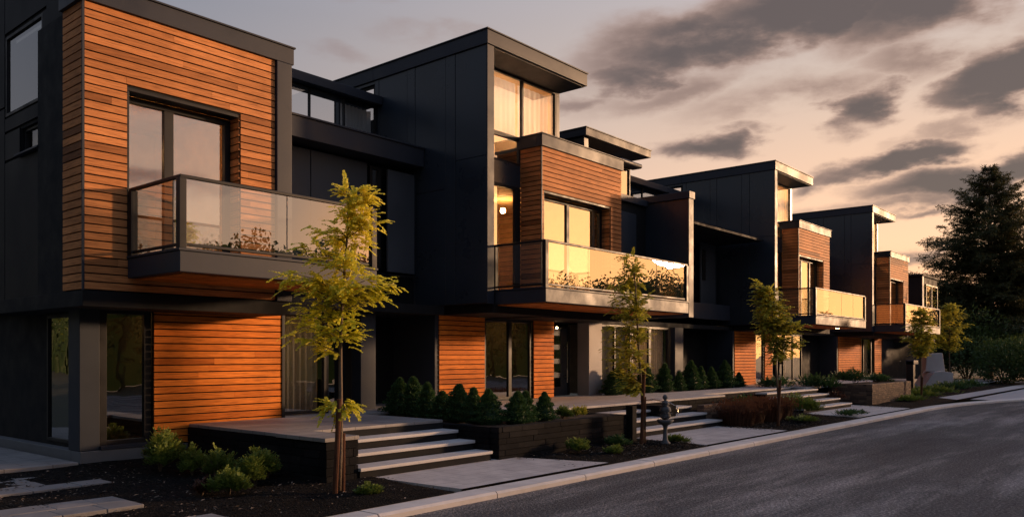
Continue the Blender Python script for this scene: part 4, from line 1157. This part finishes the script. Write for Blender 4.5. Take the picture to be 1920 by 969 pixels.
def bigbush(x, y, z, w, h, seed, label, n=900, m='leafbank', leaf=.22, name='large_shrub'):
    rr = random.Random(seed); t = thing(name, (x, y, z), label, 'shrub', 'bank of dense shrubs by the bend'); mb = MB()
    lob = [(rr.uniform(-.5, .5) * w, rr.uniform(-.5, .5) * w, rr.uniform(.35, .8) * h, rr.uniform(.3, .5) * w) for _ in range(9)]
    for k in range(n * 4):
        lx, ly, lz, lr = rr.choice(lob); v = Vector((rr.gauss(0, 1), rr.gauss(0, 1), rr.gauss(.25, .9))).normalized(); q = rr.uniform(.75, 1.05)
        c = Vector((x + lx, y + ly, z + lz)) + Vector((v.x * lr * q, v.y * lr * q, v.z * lr * q * .8))
        if c.z < z: c.z = z + rr.random() * .3
        d = (v + Vector((rr.gauss(0, .5), rr.gauss(0, .5), rr.gauss(.2, .5)))).normalized()
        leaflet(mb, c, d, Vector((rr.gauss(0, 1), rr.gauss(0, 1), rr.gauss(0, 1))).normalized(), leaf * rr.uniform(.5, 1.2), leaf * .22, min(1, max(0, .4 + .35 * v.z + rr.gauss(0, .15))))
    for k in range(5):
        a = rr.uniform(0, 6.28); mb2 = MB() if k == 0 else mb2; mb2.tube([(x, y, z - .1), (x + .3 * w * math.cos(a), y + .3 * w * math.sin(a), z + h * .6)], [.06, .02], 5)
    mb.build('foliage', M[m], t); mb2.build('stems', M['bark'], t)
bank = [(58, 9.2, 3.2, 2.4, 'lowest rounded shrub of the bank, at the edge of the far driveway'), (61, 6.9, 3.6, 2.8, 'green shrub of the bank nearest the right edge of the view'), (64, 12.5, 4.5, 4.2, 'dark shrub mass filling the space below the tall fir'),
        (66, 8.5, 5, 5, 'sloping tall bank shrub right of the tall fir trunk'), (70, 5.2, 6, 6.0, 'highest shrub of the bank, cut by the right edge'), (62, 15.5, 4.5, 4.0, 'dark shrub behind the far twin yellow trees'), (72, 14, 7, 6, 'dense dark thicket behind the tall fir trunk'), (60, 19, 6, 4.5, 'dark shrub behind the last house annexe')]
for k, (x, y, w, h, lb) in enumerate(bank):
    bigbush(x, y, .0, w, h, 80 + k, lb, 1500)

# far wood across the street, and one added behind the camera: mirrored in glass and metal
def far_wood(label, u0, u1, place, H, n, seed):
    rr = random.Random(seed); mb = MB()
    def top(u):
        t = H * (1 + .3 * max(0, min(1, (u - 60) / 20))) + .25 * H * mnoise.noise(Vector((u * .13, seed, 0))) + .14 * H * mnoise.noise(Vector((u * .5, 4, seed)))
        return t + max(0, 1 - abs(((u * .17 + seed) % 1) - .5) * 7) * .16 * H
    for k in range(n):
        u = rr.uniform(u0, u1); z = top(u) * rr.random() ** .35
        leaflet(mb, place(u, rr.random() * 3.5, z), Vector((rr.gauss(0, 1), rr.gauss(0, 1), rr.gauss(0, 1))).normalized(), Vector((rr.gauss(0, 1), rr.gauss(0, 1), rr.gauss(0, .4))).normalized(), rr.uniform(.16, .42), .09, rr.random())
    u = u0
    while u < u1:
        mb.face([place(u, 3.6, 0), place(u + 1, 3.6, 0), place(u + 1, 3.6, top(u + 1) * .93), place(u, 3.6, top(u) * .93)], 0)
        if int(u) % 3 == 0: p = place(u, 1.5, 0); mb.tube([p, (p[0] + .2, p[1], H * .7)], [.18, .07], 6, r=0)
        u += 1
    return tag(mb.build('woodland', M['leafbank']), kind='stuff', label=label, cat='woodland')
far_wood('dark far wood on the other side of the street', -30, 110, lambda u, w, z: Vector((u, -20 - w, z)), 7.7, 60000, 3)
far_wood('unseen dark wood added behind the camera to darken the side walls', -24, 170, lambda u, w, z: Vector((-24 - w, u, z)), 12, 50000, 5)  # added out of view so the side walls mirror something dark

# ================================================================== LIGHT, SKY, CAMERA
SUN_AZ, SUN_EL = R(-29), R(8)
GLOW_AZ = R(-14); GOLD_AZ = R(-27)
sd_ = Vector((math.cos(SUN_EL) * math.cos(SUN_AZ), math.cos(SUN_EL) * math.sin(SUN_AZ), math.sin(SUN_EL)))
l = bpy.data.lights.new('sun', 'SUN'); l.energy = 5.0; l.angle = R(4); l.color = (1., .60, .33)
lo = bpy.data.objects.new('sun', l); COL.objects.link(lo); lo.rotation_euler = sd_.to_track_quat('Z', 'Y').to_euler()

w = bpy.data.worlds.new('World'); scene.world = w; w.use_nodes = True; nt = w.node_tree
bg = nt.nodes['Background']
tc = N(nt, 'ShaderNodeTexCoord'); nrm = N(nt, 'ShaderNodeVectorMath', operation='NORMALIZE'); nt.links.new(tc.outputs['Generated'], nrm.inputs[0])
sx = N(nt, 'ShaderNodeSeparateXYZ'); nt.links.new(nrm.outputs[0], sx.inputs[0])
X, Y, Z = sx.outputs
az = mth(nt, 'ARCTAN2', Y, X); el = mth(nt, 'ARCSINE', Z)
dsun = N(nt, 'ShaderNodeVectorMath', operation='DOT_PRODUCT'); nt.links.new(nrm.outputs[0], dsun.inputs[0]); dsun.inputs[1].default_value = (math.cos(GLOW_AZ), math.sin(GLOW_AZ), .05)
def mapr(v, a, b, c, d, sm='SMOOTHSTEP'):
    m = N(nt, 'ShaderNodeMapRange', interpolation_type=sm); nt.links.new(v, m.inputs[0])
    for i, q in enumerate((a, b, c, d)): m.inputs[1 + i].default_value = q
    return m.outputs[0]
near = mapr(dsun.outputs['Value'], .0, .96, 0, 1)          # towards the sun
low = mapr(el, R(0), R(30), 1, 0)
cool = ramp(nt, mapr(el, 0, R(60), 0, 1, 'LINEAR'), [(0, (.56, .48, .46)), (.2, (.38, .36, .39)), (.37, (.25, .27, .335)), (.6, (.31, .38, .54)), (1, (.24, .34, .56))])
warm = ramp(nt, mapr(el, 0, R(45), 0, 1, 'LINEAR'), [(0, (1.6, .70, .29)), (.16, (1.35, .80, .47)), (.40, (.80, .62, .51)), (.62, (.56, .54, .60)), (1, (.32, .40, .60))])
sky = mixc(nt, cool, warm, near)
dgold = N(nt, 'ShaderNodeVectorMath', operation='DOT_PRODUCT'); nt.links.new(nrm.outputs[0], dgold.inputs[0]); dgold.inputs[1].default_value = (math.cos(GOLD_AZ), math.sin(GOLD_AZ), .05)
glow = mth(nt, 'MULTIPLY', mapr(dgold.outputs['Value'], .86, .97, 0, 1), mapr(el, R(2), R(32), 1, 0))
sky = mixc(nt, sky, (3.7, 1.58, .50, 1), glow)
back = mapr(dsun.outputs['Value'], -.15, -.6, 1, .65)
bs = N(nt, 'ShaderNodeVectorMath', operation='SCALE'); nt.links.new(sky, bs.inputs[0]); nt.links.new(back, bs.inputs[3]); sky = bs.outputs[0]
# clouds: ellipses in azimuth / elevation, edges broken by noise
uv = N(nt, 'ShaderNodeCombineXYZ'); nt.links.new(az, uv.inputs[0]); nt.links.new(el, uv.inputs[1])
mpn = N(nt, 'ShaderNodeMapping'); mpn.inputs['Scale'].default_value = (4.0, 9.5, 1); nt.links.new(uv.outputs[0], mpn.inputs['Vector'])
nz = N(nt, 'ShaderNodeTexNoise'); nz.inputs['Scale'].default_value = 1.9; nz.inputs['Detail'].default_value = 6; nz.inputs['Roughness'].default_value = .58
nt.links.new(mpn.outputs[0], nz.inputs['Vector'])
nc = N(nt, 'ShaderNodeVectorMath', operation='SUBTRACT'); nt.links.new(nz.outputs['Color'], nc.inputs[0]); nc.inputs[1].default_value = (.5, .5, .5)
ns = N(nt, 'ShaderNodeVectorMath', operation='MULTIPLY'); nt.links.new(nc.outputs[0], ns.inputs[0]); ns.inputs[1].default_value = (.24, .07, 0)
uvd = N(nt, 'ShaderNodeVectorMath', operation='ADD'); nt.links.new(uv.outputs[0], uvd.inputs[0]); nt.links.new(ns.outputs[0], uvd.inputs[1])
clouds = [  # azimuth deg, elevation deg, half width deg, half height deg, tilt deg, density
    (26.8, 20.6, 10.0, 2.2, 10, .85), (36.5, 16.9, 4.5, 1.0, 8, .45), (22.5, 17.0, 8, 1.3, 8, .45), (21, 9.2, 5, .8, 4, .35), (20.0, 22.2, 8.5, 2.2, 4, 1.), (32.0, 18.6, 4.6, 1.2, 5, .7), (29, 17.6, 8, 1.3, 10, .45),
    (12, 21.5, 9.0, 2.4, 4, .95), (14.0, 18.3, 4.5, 1.5, -3, .5), (17.3, 15.9, 2.8, 1.4, 12, .8), (9.5, 16.0, 3.2, 1.8, 8, 1.),
    (27.6, 14.0, 3.0, 1.0, -2, .75), (25.6, 15.0, 2.0, .5, 0, .4), (15.6, 12.2, 4.6, .9, 10, .95), (18.6, 11.4, 3.0, .8, 8, .7),
    (12.5, 10.6, 4.0, 1.1, 2, .9), (8.6, 11.2, 4.5, .9, 2, .9), (15.4, 9.6, 4, .6, 3, .5), (14.2, 6.6, 2.4, .45, 0, .5), (13.5, 9.0, 3.0, .4, 6, .5), (12.5, 13.8, 3.4, .6, 10, .4),
    (47, 21.5, 3.6, .7, 0, .3), (50, 24.0, 6.5, .9, 0, .35), (53, 19.8, 4, .7, 0, .3),
    (2, 18, 6, 2.4, 0, .8), (0, 26, 12, 3, 5, .8), (-60, 16.5, 7, .9, -4, .55), (-66, 11, 8, .8, -3, .5), (-38, 13.5, 9, .8, -5, .55), (-24, 9.5, 8, .7, 3, .5), (-45, 19, 9, 1.3, 4, .6)]
acc = None
for (a_, e_, hw, hh, tl, dn) in clouds:
    s = N(nt, 'ShaderNodeVectorMath', operation='SUBTRACT'); nt.links.new(uvd.outputs[0], s.inputs[0]); s.inputs[1].default_value = (R(a_), R(e_), 0)
    mp = N(nt, 'ShaderNodeMapping', vector_type='POINT'); nt.links.new(s.outputs[0], mp.inputs['Vector'])
    mp.inputs['Rotation'].default_value = (0, 0, R(tl))       # azimuth grows to the left: positive tilt rises to the right
    sc2 = N(nt, 'ShaderNodeVectorMath', operation='MULTIPLY'); nt.links.new(mp.outputs[0], sc2.inputs[0]); sc2.inputs[1].default_value = (1 / R(hw), 1 / R(hh), 0)
    ln = N(nt, 'ShaderNodeVectorMath', operation='LENGTH'); nt.links.new(sc2.outputs[0], ln.inputs[0])
    v = mapr(ln.outputs['Value'], 1.6, .1, 0, dn)
    acc = v if acc is None else mth(nt, 'MAXIMUM', acc, v)
# general broken cloud elsewhere (reflections)
pl = N(nt, 'ShaderNodeMapping'); pl.inputs['Scale'].default_value = (2.6, 7.5, 1); pl.inputs['Location'].default_value = (3.1, .4, 0); nt.links.new(uv.outputs[0], pl.inputs['Vector'])
gn = N(nt, 'ShaderNodeTexNoise'); gn.inputs['Scale'].default_value = 1.3; gn.inputs['Detail'].default_value = 6; gn.inputs['Roughness'].default_value = .5; nt.links.new(pl.outputs[0], gn.inputs['Vector'])
gc = mth(nt, 'MULTIPLY', mapr(gn.outputs['Fac'], .52, .74, 0, 1), .28)
outv = mapr(az, R(70), R(85), 0, 1); outv2 = mapr(az, R(-48), R(-60), 0, 1)
gc = mth(nt, 'MULTIPLY', gc, mth(nt, 'MAXIMUM', mth(nt, 'ADD', mth(nt, 'MULTIPLY', outv, .8), mth(nt, 'MULTIPLY', outv2, .8)), .22))
# texture inside the clouds
tx = mapr(nz.outputs['Fac'], .22, .62, .5, 1.05)
den = mth(nt, 'MAXIMUM', mth(nt, 'MULTIPLY', acc, tx), gc)
cc = mixc(nt, (.10, .093, .105, 1), (.13, .094, .085, 1), near)
cedge = mixc(nt, (.30, .25, .27, 1), (.48, .30, .23, 1), near)
ccol = mixc(nt, cedge, cc, mapr(den, .25, .8, 0, 1))
sky = mixc(nt, sky, ccol, mapr(den, .05, .55, 0, .96))
# below the horizon
sky = mixc(nt, sky, (.02, .018, .016, 1), mapr(el, R(-.5), R(-3), 0, 1))
nish = N(nt, 'ShaderNodeTexSky', sky_type='NISHITA'); nish.sun_disc = False; nish.sun_elevation = SUN_EL; nish.sun_rotation = math.pi / 2 - SUN_AZ
nm = N(nt, 'ShaderNodeVectorMath', operation='SCALE'); nt.links.new(nish.outputs[0], nm.inputs[0]); nm.inputs[3].default_value = .008
SK = N(nt, 'ShaderNodeVectorMath', operation='SCALE'); nt.links.new(sky, SK.inputs[0]); SK.inputs[3].default_value = 8.0
ad = N(nt, 'ShaderNodeVectorMath', operation='ADD'); nt.links.new(SK.outputs[0], ad.inputs[0])
nm.inputs[3].default_value = .08; nt.links.new(nm.outputs[0], ad.inputs[1])
nt.links.new(ad.outputs[0], bg.inputs['Color']); bg.inputs['Strength'].default_value = .1

cam = bpy.data.cameras.new('camera'); co = bpy.data.objects.new('camera', cam); COL.objects.link(co)
co.location = (0, 0, EYE); co.rotation_euler = (R(90), 0, R(40.2 - 90))
cam.sensor_width = 36; cam.lens = 1528 / 1920 * 36; cam.shift_y = (667 - 484.5) / 1920; cam.clip_end = 3000; cam.clip_start = .1
scene.camera = co
scene.view_settings.view_transform = 'Standard'; scene.view_settings.look = 'None'; scene.view_settings.exposure = .14; scene.view_settings.gamma = 1
scene.render.engine = 'CYCLES'
scene.cycles.use_denoising = True; scene.cycles.max_bounces = 8; scene.cycles.transparent_max_bounces = 12
scene.cycles.sample_clamp_indirect = 4
